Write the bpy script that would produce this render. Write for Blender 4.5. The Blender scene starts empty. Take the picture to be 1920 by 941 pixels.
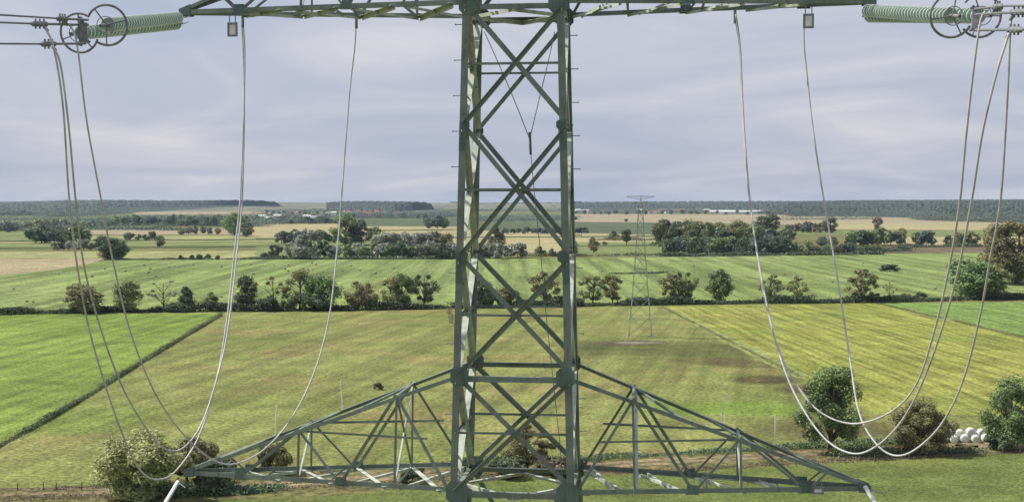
import bpy, math, random
import numpy as np
from mathutils import Vector, Matrix
R = math.radians
sc = bpy.context.scene
C = sc.collection
# ------------------------------------------------------------ camera, sky, sun
F = 2375.0; HC = 42.0; HOR = 377.5
cam = bpy.data.objects.new('camera', bpy.data.cameras.new('camera')); C.objects.link(cam)
PITCH = math.atan((470.5-HOR)/F)
cam.location = (0, 0, HC); cam.rotation_euler = (R(90)-PITCH, 0, 0)
cam.data.sensor_width = 36; cam.data.lens = F/1920*36
cam.data.clip_start = 0.5; cam.data.clip_end = 60000
sc.camera = cam
SUN_EL = 50.0; SUN_AZ = -78.0       # azimuth from +Y, negative = to the left
sd = Vector((math.sin(R(SUN_AZ))*math.cos(R(SUN_EL)), math.cos(R(SUN_AZ))*math.cos(R(SUN_EL)), math.sin(R(SUN_EL))))
sun = bpy.data.objects.new('sun', bpy.data.lights.new('sun', 'SUN')); C.objects.link(sun)
sun.data.energy = 5.0; sun.data.angle = R(0.6); sun.data.color = (1, .95, .86)
sun.rotation_euler = (-sd).to_track_quat('-Z', 'Y').to_euler()
w = bpy.data.worlds.new('World'); sc.world = w; w.use_nodes = True
nt = w.node_tree; nt.nodes.clear(); N = nt.nodes; L = nt.links
def nd(tree, typ, **k):
    n = tree.nodes.new(typ)
    for a, b in k.items(): setattr(n, a, b)
    return n
out = nd(nt, 'ShaderNodeOutputWorld'); bg = nd(nt, 'ShaderNodeBackground'); bg.inputs[1].default_value = 0.10
sky = nd(nt, 'ShaderNodeTexSky', sky_type='NISHITA'); sky.sun_disc = False
sky.sun_elevation = R(SUN_EL); sky.sun_rotation = R(SUN_AZ); sky.air_density = 1.2; sky.dust_density = 2
tc = nd(nt, 'ShaderNodeTexCoord'); sx = nd(nt, 'ShaderNodeSeparateXYZ'); L.new(tc.outputs['Generated'], sx.inputs[0])
def wm(op, a, b=None, c=None):
    n = nd(nt, 'ShaderNodeMath', operation=op)
    for i, v in enumerate((a, b, c)):
        if v is None: continue
        if isinstance(v, (int, float)): n.inputs[i].default_value = v
        else: L.new(v, n.inputs[i])
    return n.outputs[0]
zz = wm('ADD', wm('MAXIMUM', sx.outputs[2], 0.0), 0.17)
cx = nd(nt, 'ShaderNodeCombineXYZ'); L.new(wm('DIVIDE', sx.outputs[0], zz), cx.inputs[0]); L.new(wm('DIVIDE', sx.outputs[1], zz), cx.inputs[1])
mp = nd(nt, 'ShaderNodeMapping'); mp.inputs['Scale'].default_value = (.85, 1.15, 1); mp.inputs['Rotation'].default_value = (0, 0, R(14)); mp.inputs['Location'].default_value = (3.1, 1.7, 0)
L.new(cx.outputs[0], mp.inputs[0])
n1 = nd(nt, 'ShaderNodeTexNoise'); n1.inputs['Scale'].default_value = 0.9; n1.inputs['Detail'].default_value = 7; n1.inputs['Roughness'].default_value = .52; n1.inputs['Distortion'].default_value = 1.1
L.new(mp.outputs[0], n1.inputs[0])
cr = nd(nt, 'ShaderNodeValToRGB'); L.new(n1.outputs[0], cr.inputs[0])
e = cr.color_ramp.elements
e[0].position = .34; e[0].color = (.44, .50, .64, 1); e[1].position = .72; e[1].color = (.76, .73, .76, 1)
m = e.new(.47); m.color = (.515, .54, .675, 1); m = e.new(.58); m.color = (.60, .61, .70, 1)
sc5 = nd(nt, 'ShaderNodeVectorMath', operation='SCALE'); sc5.inputs['Scale'].default_value = 8.7; L.new(cr.outputs[0], sc5.inputs[0])
mx = nd(nt, 'ShaderNodeMix', data_type='RGBA'); mx.inputs[0].default_value = .88
L.new(sky.outputs[0], mx.inputs[6]); L.new(sc5.outputs[0], mx.inputs[7]); L.new(mx.outputs[2], bg.inputs[0]); L.new(bg.outputs[0], out.inputs[0])
sc.view_settings.view_transform = 'Standard'; sc.view_settings.look = 'None'; sc.view_settings.gamma = 1; sc.view_settings.exposure = 0.22
sc.view_settings.use_curve_mapping = False
sc.cycles.volume_bounces = 0; sc.cycles.max_bounces = 6; sc.cycles.transparent_max_bounces = 12

# ------------------------------------------------------------ helpers
cF = Vector((0, math.cos(PITCH), -math.sin(PITCH))); cU = Vector((0, math.sin(PITCH), math.cos(PITCH))); cX = Vector((1, 0, 0))
O = Vector((0, 0, HC))
def ray(px, py): return cF + cX*((px-960)/F) + cU*((470.5-py)/F)
def at(px, py, Y):
    d = ray(px, py); return O + d*(Y/d.y)
def G(px, py, z=0.0):
    d = ray(px, py); return O + d*((z-HC)/d.z)
def tag(o, label=None, cat=None, group=None, kind=None):
    if label: o['label'] = label
    if cat: o['category'] = cat
    if group: o['group'] = group
    if kind: o['kind'] = kind
    return o
def link(name, me, parent=None, mat=None):
    o = bpy.data.objects.new(name, me); C.objects.link(o)
    if mat and me and not me.materials: me.materials.append(mat)
    if parent: o.parent = parent
    return o
def mesh(name, vs, fs, smooth=False):
    me = bpy.data.meshes.new(name); me.from_pydata([tuple(v) for v in vs], [], fs); me.update()
    if smooth: me.shade_smooth()
    return me
class MB:
    def __init__(s): s.v = []; s.f = []; s.m = []; s.cm = 0
    def add(s, vs, fs):
        n = len(s.v); s.v += [tuple(v) for v in vs]; s.f += [tuple(i+n for i in f) for f in fs]; s.m += [s.cm]*len(fs)
    def box(s, c, h, M=None):
        P = [Vector((x*h[0], y*h[1], z*h[2])) for x in (-1, 1) for y in (-1, 1) for z in (-1, 1)]
        if M: P = [M @ p for p in P]
        s.add([p+Vector(c) for p in P], [(0,1,3,2),(4,6,7,5),(0,4,5,1),(2,3,7,6),(0,2,6,4),(1,5,7,3)])
    def bar(s, a, b, u, wu, wv, off=(0, 0)):
        a = Vector(a); b = Vector(b); d = (b-a).normalized(); u = Vector(u); u = (u-d*u.dot(d)).normalized(); v = d.cross(u)
        Q = []
        for p in (a, b):
            for i, j in ((0,0),(1,0),(1,1),(0,1)):
                Q.append(p+u*(off[0]+wu*i)+v*(off[1]+wv*j))
        s.add(Q, [(0,3,2,1),(4,5,6,7),(0,1,5,4),(1,2,6,5),(2,3,7,6),(3,0,4,7)])
    def angle(s, a, b, u, v, wd, t=.014):
        """steel angle: two flanges of width wd from the edge a-b, along u and along v"""
        a = Vector(a); b = Vector(b); d = (b-a).normalized(); u = Vector(u); u = (u-d*u.dot(d)).normalized()
        v = Vector(v); v = v-d*v.dot(d)-u*v.dot(u); v.normalize()
        prof = [(0,0),(wd,0),(wd,t),(t,t),(t,wd),(0,wd)]
        Q = [p+u*x+v*y for p in (a, b) for x, y in prof]
        f = [(i, (i+1)%6, 6+(i+1)%6, 6+i) for i in range(6)]
        s.add(Q, f+[(0,1,2,3),(0,3,4,5),(6,9,8,7),(6,11,10,9)])
    def tube(s, pts, r, n=8, close=False, cap=True):
        pts = [Vector(p) for p in pts]; rs = r if isinstance(r, (list, tuple)) else [r]*len(pts)
        base = len(s.v); V = []; Fc = []; K = len(pts); u = None
        for i, p in enumerate(pts):
            q0 = pts[(i-1) % K] if (close or i > 0) else p; q1 = pts[(i+1) % K] if (close or i < K-1) else p
            d = (q1-q0).normalized()
            if u is None: u = d.orthogonal().normalized()
            u = (u-d*u.dot(d)).normalized(); v = d.cross(u)
            for k in range(n):
                a = 2*math.pi*k/n; V.append(p+(u*math.cos(a)+v*math.sin(a))*rs[i])
        for i in range(K if close else K-1):
            for k in range(n):
                j = (i+1) % K
                Fc.append((i*n+k, i*n+(k+1) % n, j*n+(k+1) % n, j*n+k))
        if cap and not close:
            Fc.append(tuple(range(n))[::-1]); Fc.append(tuple((K-1)*n+k for k in range(n)))
        s.add(V, Fc)
    def lathe(s, prof, M, n=14):
        V = []; Fc = []
        for (r, z) in prof:
            for k in range(n):
                a = 2*math.pi*k/n; V.append(M @ Vector((r*math.cos(a), r*math.sin(a), z)))
        for i in range(len(prof)-1):
            for k in range(n): Fc.append((i*n+k, i*n+(k+1) % n, (i+1)*n+(k+1) % n, (i+1)*n+k))
        s.add(V, Fc)
    def plate(s, pts, t):
        """polygon pts (coplanar) thickened by vector t"""
        n = len(pts); P = [Vector(p) for p in pts]; t = Vector(t)
        s.add(P+[p+t for p in P], [tuple(range(n))[::-1], tuple(range(n, 2*n))]+[(i, (i+1) % n, n+(i+1) % n, n+i) for i in range(n)])
    def build(s, name, mats, parent=None, smooth=False):
        me = mesh(name, s.v, s.f, smooth)
        mats = mats if isinstance(mats, list) else [mats]
        for m in mats: me.materials.append(m)
        if len(mats) > 1: me.polygons.foreach_set('material_index', s.m)
        return link(name, me, parent)
def spline(pts, k=10):
    P = [Vector(p) for p in pts]; P = [P[0]*2-P[1]]+P+[P[-1]*2-P[-2]]; o = []
    for i in range(1, len(P)-2):
        for j in range(k):
            t = j/k; a, b, c, d = P[i-1:i+3]
            o.append(.5*((2*b)+(c-a)*t+(2*a-5*b+4*c-d)*t*t+(3*b-a-3*c+d)*t**3))
    return o+[P[-2]]
def empty(name, loc=(0, 0, 0), rz=0):
    o = bpy.data.objects.new(name, None); C.objects.link(o); o.location = loc; o.rotation_euler = (0, 0, rz); o.empty_display_size = .3; return o
def copy_tree(o, parent=None):
    c = o.copy(); C.objects.link(c); c.parent = parent
    for ch in list(o.children): copy_tree(ch, c)
    return c

# ------------------------------------------------------------ materials
def base_mat(name, rough=.8):
    m = bpy.data.materials.new(name); m.use_nodes = True; t = m.node_tree
    p = t.nodes['Principled BSDF']; p.inputs['Roughness'].default_value = rough
    return m, t, p
def noise(t, scale, detail=4, coord='Object', rough=.55, mapscale=None, rot=0):
    c = nd(t, 'ShaderNodeTexCoord')
    n = nd(t, 'ShaderNodeTexNoise'); n.inputs['Scale'].default_value = scale; n.inputs['Detail'].default_value = detail; n.inputs['Roughness'].default_value = rough
    src = c.outputs[coord]
    if mapscale:
        mp0 = nd(t, 'ShaderNodeMapping'); mp0.inputs['Rotation'].default_value = (0, 0, rot); t.links.new(src, mp0.inputs[0])
        mp = nd(t, 'ShaderNodeMapping'); mp.inputs['Scale'].default_value = mapscale; t.links.new(mp0.outputs[0], mp.inputs[0]); src = mp.outputs[0]
    t.links.new(src, n.inputs[0]); return n.outputs[0]
def ramp(t, fac, stops):
    r = nd(t, 'ShaderNodeValToRGB'); t.links.new(fac, r.inputs[0]); e = r.color_ramp.elements
    e[0].position, e[0].color = stops[0][0], (*stops[0][1], 1); e[1].position, e[1].color = stops[-1][0], (*stops[-1][1], 1)
    for p, c in stops[1:-1]:
        q = e.new(p); q.color = (*c, 1)
    return r.outputs[0]
def mixc(t, fac, a, b, mode='MIX'):
    n = nd(t, 'ShaderNodeMix', data_type='RGBA', blend_type=mode)
    for i, v in ((0, fac), (6, a), (7, b)):
        if isinstance(v, (int, float)): n.inputs[i].default_value = v
        elif isinstance(v, tuple): n.inputs[i].default_value = (*v, 1)
        else: t.links.new(v, n.inputs[i])
    return n.outputs[2]
def math_(t, op, a, b=0.0, clamp=False):
    n = nd(t, 'ShaderNodeMath', operation=op); n.use_clamp = clamp
    for i, v in enumerate((a, b)):
        if isinstance(v, (int, float)): n.inputs[i].default_value = v
        else: t.links.new(v, n.inputs[i])
    return n.outputs[0]
g3 = lambda v: (v, v, v)
def steel(name, col, dirt=.35, rough=.55, scale=1.6, streak=False):
    m, t, p = base_mat(name, rough); p.inputs['Metallic'].default_value = .0
    n = noise(t, scale, 6); n2 = noise(t, 14, 3, mapscale=(1, 1, .25))
    c = ramp(t, n, [(.3, tuple(x*(1-dirt) for x in col)), (.5, col), (.7, tuple(min(1, x*1.12) for x in col))])
    c = mixc(t, .5, c, ramp(t, n2, [(.35, g3(.72)), (.6, g3(1.05))]), 'MULTIPLY')
    if streak:
        n3 = noise(t, 3.5, 7, rough=.75); n4 = noise(t, 9, 5, mapscale=(1, 1, .12))
        c = mixc(t, ramp(t, n3, [(.60, g3(0)), (.68, g3(.75))]), c, (.16, .11, .07))
        c = mixc(t, ramp(t, n4, [(.56, g3(0)), (.66, g3(.5))]), c, tuple(x*.45 for x in col))
    t.links.new(c, p.inputs[0]); return m
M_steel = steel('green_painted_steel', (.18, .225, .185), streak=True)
M_steel_lit = steel('sunlit_green_steel', (.50, .55, .46), streak=True)  # same paint as M_steel, made paler to stand in for sunlight on the bars
M_plate = steel('gusset_green_steel', (.115, .175, .145), .3, streak=True)
M_galv = steel('galvanised_fittings', (.20, .21, .22), .4, .5, 6)
M_cable = steel('aluminium_conductor', (.50, .50, .49), .25, .45, 3)
M_darkcable = steel('dark_conductor', (.17, .175, .18), .3, .55, 3)  # darker grey than the jumper cables
M_rope = steel('grey_rope', (.14, .15, .16), .2, .8)
M_white = steel('white_plate', (.75, .75, .73), .1)
M_rim_lit = base_mat('lit_glass_rim', .25)[0]; M_rim_lit.node_tree.nodes['Principled BSDF'].inputs[0].default_value = (.86, .92, .87, 1)  # pale rim colour paints the light caught by the disc edge
def glass():
    m, t, p = base_mat('green_toughened_glass', .18)
    p.inputs['Base Color'].default_value = (.36, .50, .43, 1); p.inputs['Transmission Weight'].default_value = .1; p.inputs['IOR'].default_value = 1.5
    return m
M_glass = glass()
def leafmat(name, dark, lite, tone=1.0):
    m, t, p = base_mat(name, .65)
    oi = nd(t, 'ShaderNodeObjectInfo')
    n = noise(t, 7, 3); at_ = nd(t, 'ShaderNodeAttribute', attribute_name='leafv')
    f = math_(t, 'ADD', math_(t, 'MULTIPLY', n, .9), math_(t, 'MULTIPLY', at_.outputs['Fac'], .55))
    c = ramp(t, f, [(.4, dark), (.95, lite)])
    v = math_(t, 'ADD', math_(t, 'MULTIPLY', oi.outputs['Random'], .5), .75)
    hs = nd(t, 'ShaderNodeHueSaturation'); t.links.new(math_(t, 'MULTIPLY', v, 1.15), hs.inputs['Value']); t.links.new(c, hs.inputs['Color'])
    t.links.new(math_(t, 'ADD', math_(t, 'MULTIPLY', oi.outputs['Random'], .05), .475), hs.inputs['Hue'])
    t.links.new(hs.outputs[0], p.inputs[0])
    tr = nd(t, 'ShaderNodeBsdfTranslucent'); t.links.new(hs.outputs[0], tr.inputs[0])
    mx = nd(t, 'ShaderNodeMixShader'); mx.inputs[0].default_value = .22
    o = t.nodes['Material Output']; t.links.new(p.outputs[0], mx.inputs[1]); t.links.new(tr.outputs[0], mx.inputs[2]); t.links.new(mx.outputs[0], o.inputs[0])
    return m
LM = {
 'olive': leafmat('olive_leaves', (0.085, 0.1, 0.034), (0.3, 0.3, 0.13)),
 'green': leafmat('green_leaves', (0.055, 0.088, 0.034), (0.24, 0.32, 0.12)),
 'dark': leafmat('dark_leaves', (0.036, 0.058, 0.033), (0.15, 0.2, 0.1)),
 'grey': leafmat('grey_willow_leaves', (0.1, 0.12, 0.085), (0.42, 0.44, 0.35)),
 'yellow': leafmat('yellow_green_leaves', (.12, .13, .045), (.42, .42, .19)),
 'brown': leafmat('brownish_leaves', (0.095, 0.078, 0.048), (0.28, 0.23, 0.14)),
 'hedge': leafmat('hedge_leaves', (.018, .028, .016), (.085, .110, .050)),
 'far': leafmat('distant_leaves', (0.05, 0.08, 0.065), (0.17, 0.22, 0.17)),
}
m, t, p = base_mat('bark', .9); t.links.new(ramp(t, noise(t, 6, 4), [(.3, (.06, .05, .035)), (.7, (.17, .14, .105))]), p.inputs[0]); M_bark = m

def field(name, a, b, c=None, rot=0, stripes=.25, sscale=.12, big=.006, patches=None, fine=.6):
    """ground cover: a/b mixed by large noise, c in worn spots; stripes = mowing or drilling lines along rot"""
    m, t, p = base_mat(name, .95)
    p.inputs['Specular IOR Level'].default_value = .1
    n = noise(t, big, 8, rough=.62)
    col = ramp(t, n, [(.38, a), (.62, b)])
    if c:
        n3 = noise(t, big*2.3, 9, rough=.68)
        col = mixc(t, ramp(t, n3, [(.48, g3(0)), (.64, g3(.7))]), col, c)
    if patches:
        co = nd(t, 'ShaderNodeTexCoord')
        wn = noise(t, .03, 6)
        for (cx_, cy_, rx, ry, pc, amt) in patches:
            mp_ = nd(t, 'ShaderNodeMapping', vector_type='TEXTURE'); mp_.inputs['Location'].default_value = (cx_, cy_, 0); mp_.inputs['Scale'].default_value = (rx, ry, 1e6)
            t.links.new(co.outputs['Object'], mp_.inputs[0])
            ln = nd(t, 'ShaderNodeVectorMath', operation='LENGTH'); t.links.new(mp_.outputs[0], ln.inputs[0])
            q = math_(t, 'ADD', ln.outputs['Value'], math_(t, 'MULTIPLY', math_(t, 'SUBTRACT', wn, .5), 1.9))
            fq = ramp(t, q, [(.55, g3(amt)), (1.1, g3(0))])
            col = mixc(t, fq, col, pc)
    if stripes:
        s1 = noise(t, sscale, 4, mapscale=(1, .035, 1), rot=rot, rough=.6)
        col = mixc(t, stripes, col, ramp(t, s1, [(.40, g3(.4)), (.60, g3(1.55))]), 'MULTIPLY')
    f1 = noise(t, fine, 6, rough=.8)
    col = mixc(t, .9, col, ramp(t, f1, [(.40, g3(.42)), (.60, g3(1.5))]), 'MULTIPLY')
    bp = nd(t, 'ShaderNodeBump'); bp.inputs['Strength'].default_value = .5; bp.inputs['Distance'].default_value = .35; t.links.new(f1, bp.inputs['Height']); t.links.new(bp.outputs[0], p.inputs['Normal'])
    f2 = noise(t, .09, 6, rough=.7)
    col = mixc(t, .5, col, ramp(t, f2, [(.38, g3(.6)), (.62, g3(1.38))]), 'MULTIPLY')
    t.links.new(col, p.inputs[0]); return m
def hx(r, g, b):
    f = lambda c: ((c/255+.055)/1.055)**2.4 if c > 10 else c/3294.
    return (f(r), f(g), f(b))
K = .47
def al(r, g, b):
    c = hx(r, g, b); l = .3*c[0]+.6*c[1]+.1*c[2]
    return tuple((x*.88+l*.12)*K*q for x, q in zip(c, (.95, 1.0, .88)))      # sunlit picture colour -> surface colour
# ------------------------------------------------------------ ground and fields
rnd = random.Random(4)
S = 30000
gm = field('rough_pasture', al(138, 144, 80), al(158, 154, 96), al(165, 142, 104), stripes=.1)
link('ground', mesh('ground', [(-S, -3000, -.02), (S, -3000, -.02), (S, S, -.02), (-S, S, -.02)], [(0, 1, 2, 3)]), None, gm); tag(bpy.data.objects['ground'], kind='structure')
LV = [0]
def sheet(name, pts, mat, jit=1.1, z=None):
    LV[0] += 1
    P = [G(*p) for p in pts]; o = []
    for i in range(len(P)):
        a, b = P[i], P[(i+1) % len(P)]; n = max(1, min(40, int((b-a).length/12))); nr = (b-a).normalized(); nr = Vector((-nr.y, nr.x, 0))
        ph = rnd.random()*9
        for k in range(n):
            s = k/n; e = 0 if k == 0 else (math.sin(s*n*.9+ph)+rnd.uniform(-1, 1))*.5*jit*(1+(a.y*.0015))
            q = a.lerp(b, s)+nr*e; o.append((q.x, q.y, .004*LV[0] if z is None else z))
    ob = link(name, mesh(name, o, [tuple(range(len(o)))]), None, mat); return tag(ob, kind='structure')
px2 = lambda x, y: (G(x, y).x, G(x, y).y)
# near pasture between hedge and track
b1 = px2(1290, 655); b2 = px2(1200, 640); b3 = px2(1360, 680); b4 = px2(1620, 810); b5 = px2(700, 700); b6 = px2(1330, 765); b7 = px2(120, 790); b8=px2(1450,715)
near = field('near_pasture', al(156, 166, 84), al(174, 180, 100), al(190, 166, 108), rot=R(12), stripes=.3, sscale=.2, fine=1.1, big=.012,
  patches=[(b1[0]-5, b1[1], 38, 26, al(118, 122, 70), .75), (b2[0]-3, b2[1]-2, 18, 10, al(132, 116, 96), .9), (b2[0]-1, b2[1]-3, 9, 5, al(196, 184, 168), .9), (b3[0]-4, b3[1]+4, 13, 9, al(126, 116, 76), .7), (b3[0]+6, b3[1]-3, 12, 9, al(124, 112, 76), .7), (b8[0]-2, b8[1]+2, 12, 10, al(112, 98, 72), .85), (b8[0]+5, b8[1]-12, 11, 10, al(120, 104, 74), .8),
           (b4[0], b4[1]+2, 22, 12, al(125, 110, 75), .7), (b6[0], b6[1], 22, 9, al(148, 178, 62), .8), (b7[0], b7[1], 26, 22, al(150, 170, 70), .7), (b5[0], b5[1], 30, 16, al(160, 165, 88), .5)])
sheet('pasture_field', [(-900, 578), (2900, 560), (2900, 835), (1920, 832), (1300, 856), (900, 868), (300, 918), (-300, 930), (-900, 935)], near)
bright = field('bright_meadow', al(152, 178, 66), al(172, 192, 82), al(128, 156, 68), rot=R(4), stripes=.36, sscale=.26, fine=1.2, big=.01)
sheet('bright_green_field', [(-900, 590), (200, 588), (418, 587), (300, 660), (180, 735), (90, 790), (0, 838), (-400, 1075), (-900, 1100)], bright, .6)
stub = field('yellow_stubble', al(182, 186, 76), al(196, 194, 92), al(152, 174, 70), rot=R(-3), stripes=.5, sscale=.42, fine=1.0, big=.012)
sheet('yellow_stubble_field', [(1243, 575), (1640, 569), (1780, 600), (1950, 640), (2400, 700), (2400, 800), (1920, 780), (1640, 775), (1500, 705), (1380, 645)], stub, 1.0)
lime = field('young_crop', al(146, 180, 84), al(158, 190, 96), None, rot=R(-3), stripes=.3, sscale=.2)
sheet('young_green_field', [(1640, 568.5), (2900, 560), (2900, 750), (1950, 640), (1780, 600)], lime, .4)
stripm = field('mown_track', al(176, 186, 104), al(190, 192, 120), None, stripes=.1)
sheet('field_margin', [(1243, 576.5), (1251, 576), (1400, 645), (1520, 705), (1495, 708), (1370, 648)], stripm, .3)
wide = field('wide_green_meadow', al(158, 178, 94), al(178, 192, 114), al(150, 168, 94), rot=R(0), stripes=.5, sscale=.10, big=.006)
sheet('wide_green_field', [(-1200, 520), (0, 512), (200, 488), (420, 486.5), (860, 486), (1240, 482), (1500, 478), (1650, 476), (1900, 470), (3100, 466), (3100, 557), (1920, 561), (1240, 572), (600, 582), (0, 588), (-1200, 600)], wide, .8)
pink = field('pale_stubble', al(214, 190, 152), al(222, 200, 164), None, rot=R(80), stripes=.2)
sheet('pale_stubble_field', [(-1200, 488), (210, 485), (120, 503), (0, 517), (-1200, 540)], pink)
tan = field('ripe_tan_field', al(214, 196, 142), al(224, 208, 160), None, rot=R(85), stripes=.2, sscale=.05)
tanp = field('pinkish_tan_field', al(206, 184, 152), al(216, 196, 166), None, rot=R(85), stripes=.2, sscale=.05)
gA = field('strip_green', al(152, 166, 98), al(168, 178, 112), None, stripes=.2, sscale=.05)
gB = field('strip_olive', al(92, 106, 58), al(112, 124, 70), None, stripes=.2, sscale=.05)
yel = field('strip_yellow', al(192, 192, 124), al(204, 200, 136), None, stripes=.2, sscale=.05)
dg = field('dark_green_crop', al(112, 126, 92), al(126, 136, 100), None, stripes=.2, sscale=.03)
def band(name, x0, x1, ys0, ye0, ys1, ye1, mat):   # left top/bottom, right top/bottom
    return sheet(name, [(x0, ys0), (x1, ys1), (x1, ye1), (x0, ye0)], mat, .8)
# striped plots on the left
band('strip_field', -900, 480, 476, 484, 470, 485, yel)
band('strip_field', -900, 820, 470, 473.5, 459, 462, gB)
band('strip_field', -900, 820, 462, 469, 452, 458, gA)
band('strip_field', -900, 560, 459.5, 462, 450, 452, yel)
band('strip_field', -900, 560, 456, 459, 448, 450, gB)
band('strip_field', -900, 480, 448, 456, 441, 448, yel)
band('strip_field', -900, 120, 434, 452, 434, 450, gA)
band('tan_field', 130, 480, 427, 440, 428, 440, tanp)
band('strip_field', 480, 840, 445, 449, 445, 448, gB)
band('strip_field', 480, 800, 462, 484, 462, 483, gA)
band('tan_field', 470, 860, 419, 446, 421, 452, tan)
band('strip_field', 690, 860, 431.5, 433.5, 430, 432, gB)
band('tan_field', 850, 1240, 431, 476, 440, 470, tan)
band('strip_field', 850, 1240, 444, 446, 442, 444.5, gB)
band('dark_green_field', 670, 1240, 409, 424, 408, 427, dg)
band('dark_green_field', 900, 1250, 424, 432, 417, 441, dg)
band('strip_field', 1060, 1260, 455, 482, 452, 481, gA)
band('strip_field', 1060, 1260, 461, 463, 458, 461, gB)
band('pink_field', 1075, 1560, 401, 416, 403, 421, tanp)
band('pink_field', 1420, 2500, 403, 421, 414, 424, tanp)
band('tan_field', 1480, 2500, 418, 430, 419, 436, tan)
band('strip_field', 1480, 2500, 433, 440, 434, 446, gA)
band('tan_field', 1600, 2500, 444, 458, 444, 468, tan)
ploughm = field('ploughed_soil', al(140, 120, 100), al(158, 138, 116), None, stripes=.3)
band('ploughed_field', 1480, 2500, 462, 476, 460, 470, ploughm)
band('tan_field', 250, 560, 397, 403, 394, 402, tanp)
band('strip_field', -900, 300, 404, 430, 405, 430, gA)
band('tan_field', -900, 120, 412, 424, 412, 422, yel)
# near meadow below the track, track
mead = field('near_meadow', al(132, 150, 72), al(150, 162, 84), al(154, 154, 84), rot=R(88), stripes=.12, big=.02, fine=2.2)
sheet('near_meadow', [(-900, 940), (0, 935), (320, 930), (640, 925), (1000, 888), (1300, 878), (1640, 862), (1920, 848), (2900, 840), (2900, 2300), (-900, 2300)], mead)
dirtm = field('dirt_track', al(180, 152, 124), al(196, 172, 144), al(140, 122, 90), stripes=.2, sscale=.5, big=.05)
verge = field('dry_verge', al(140, 138, 82), al(168, 152, 106), al(124, 134, 70), stripes=.1, big=.05)
sheet('dry_verge', [(-900, 918), (0, 917), (300, 913), (640, 886), (900, 868), (1080, 866), (1300, 850), (1640, 836), (1920, 824), (2900, 805), (2900, 844), (1920, 850), (1640, 864), (1300, 886), (1000, 896), (640, 930), (320, 941), (0, 946), (-900, 952)], verge, 1.0)
def strip(name, pts, wd, mat):
    LV[0] += 1
    P = spline([G(*p) for p in pts], 12); V = []
    for i, p in enumerate(P):
        d = (P[min(i+1, len(P)-1)]-P[max(i-1, 0)]).normalized(); n = Vector((-d.y, d.x, 0))
        e = wd/2*(1+rnd.uniform(-.12, .12)); q = .004*LV[0]
        V += [(*(p+n*e).xy, q), (*(p-n*e).xy, q)]
    return tag(link(name, mesh(name, V, [(2*i, 2*i+1, 2*i+3, 2*i+2) for i in range(len(P)-1)]), None, mat), kind='structure')
TR = [(-700, 934), (0, 924), (200, 920), (420, 914), (640, 902), (900, 882), (1080, 876), (1260, 865), (1420, 856), (1640, 844), (1800, 838), (1920, 833), (2800, 815)]
strip('dirt_track', TR, 4.2, dirtm)
strip('track_grass', TR, .9, verge)

# ------------------------------------------------------------ distant hills and woods
def vnoise(x, y, s):
    r = np.sin(x*s*1.7+np.sin(y*s*1.3)*2.1)*np.cos(y*s*1.9+np.sin(x*s*.7)*1.7); return r
def terrain(name, xs, front, top, mat, y_near, far, rows=14, bump=0, edge=0, kind='structure', seed=0, cols=200):
    """landform whose front edge lies on the ground and which rises away to its crest `far` metres off"""
    rg = np.random.default_rng(seed); V = []; Fc = []
    X = np.linspace(xs[0], xs[1], cols)
    fy = np.interp(X, *zip(*front)); ty = np.interp(X, *zip(*top))
    for k in range(rows):
        u = k/(rows-1)
        for i, x in enumerate(X):
            g = G(x, fy[i]); d0 = g.y; d = d0*(far/d0)**u
            ycrest = ty[i]; z0 = edge; zc = HC-(ycrest-HOR)/F*far
            s = u*u*(3-2*u)
            z = z0*(1-0)+(zc-z0)*s
            if bump: z += bump*(rg.random()-.35)*(.4+.6*(1-u))+bump*.5*math.sin(i*.9+k*1.7+math.sin(k*2.3+i*.31)*2)
            if k == 0 and edge: z = edge*.6+rg.random()*edge*.4
            xx = (x-960)/F*d
            V.append((xx+(rg.random()-.5)*bump*.8, d+(rg.random()-.5)*bump*2, z))
    n0 = 0
    if edge:                               # the wood's front: a near-vertical face down to the ground
        for i, x in enumerate(X):
            g = G(x, fy[i]); V.append((g.x, g.y-2, -.5))
    for k in range(rows-1):
        for i in range(cols-1): a = k*cols+i; Fc.append((a, a+1, a+cols+1, a+cols))
    if edge:
        b = rows*cols
        for i in range(cols-1): Fc.append((b+i, b+i+1, i+1, i))
    # close behind so that it is a solid landform
    bb = len(V)
    for i in range(cols): v = V[(rows-1)*cols+i]; V.append((v[0], v[1]+400, -5))
    for i in range(cols-1): a = (rows-1)*cols+i; Fc.append((a, a+1, bb+i+1, bb+i))
    return tag(link(name, mesh(name, V, Fc), None, mat), kind=kind)
hillm = field('far_farmland', al(146, 146, 118), al(186, 176, 148), al(80, 94, 78), stripes=.3, sscale=.02, big=.0016, fine=.03)
terrain('hills', (-900, 2900), [(-900, 399), (500, 397), (900, 395), (1300, 394), (2900, 392)], [(-900, 379.5), (500, 379), (620, 380), (820, 380.5), (1100, 379), (2900, 377.5)], hillm, 0, 9500)
wm_, t, p = base_mat('woodland_canopy', .9)
n = noise(t, .06, 7, rough=.75, mapscale=(1, 1, 2.2)); n2 = noise(t, .004, 5)
c = ramp(t, n, [(.38, (.010, .020, .014)), (.5, (.026, .044, .026)), (.64, (.075, .098, .055))])
c = mixc(t, .6, c, ramp(t, n2, [(.4, g3(.6)), (.6, g3(1.25))]), 'MULTIPLY'); t.links.new(c, p.inputs[0])
terrain('woodland', (-500, 516), [(-500, 409), (0, 404.5), (80, 404), (100, 406), (180, 403), (230, 399), (300, 395), (516, 390)], [(-500, 380), (0, 379.5), (60, 378.5), (120, 376.5), (230, 376), (330, 377), (470, 376), (516, 379)], wm_, 0, 6800, rows=40, bump=7, edge=13, kind='stuff', seed=1, cols=420)
tag(bpy.data.objects['woodland'], 'blue-green wooded ridge filling the horizon at the far left', 'woodland')
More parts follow.
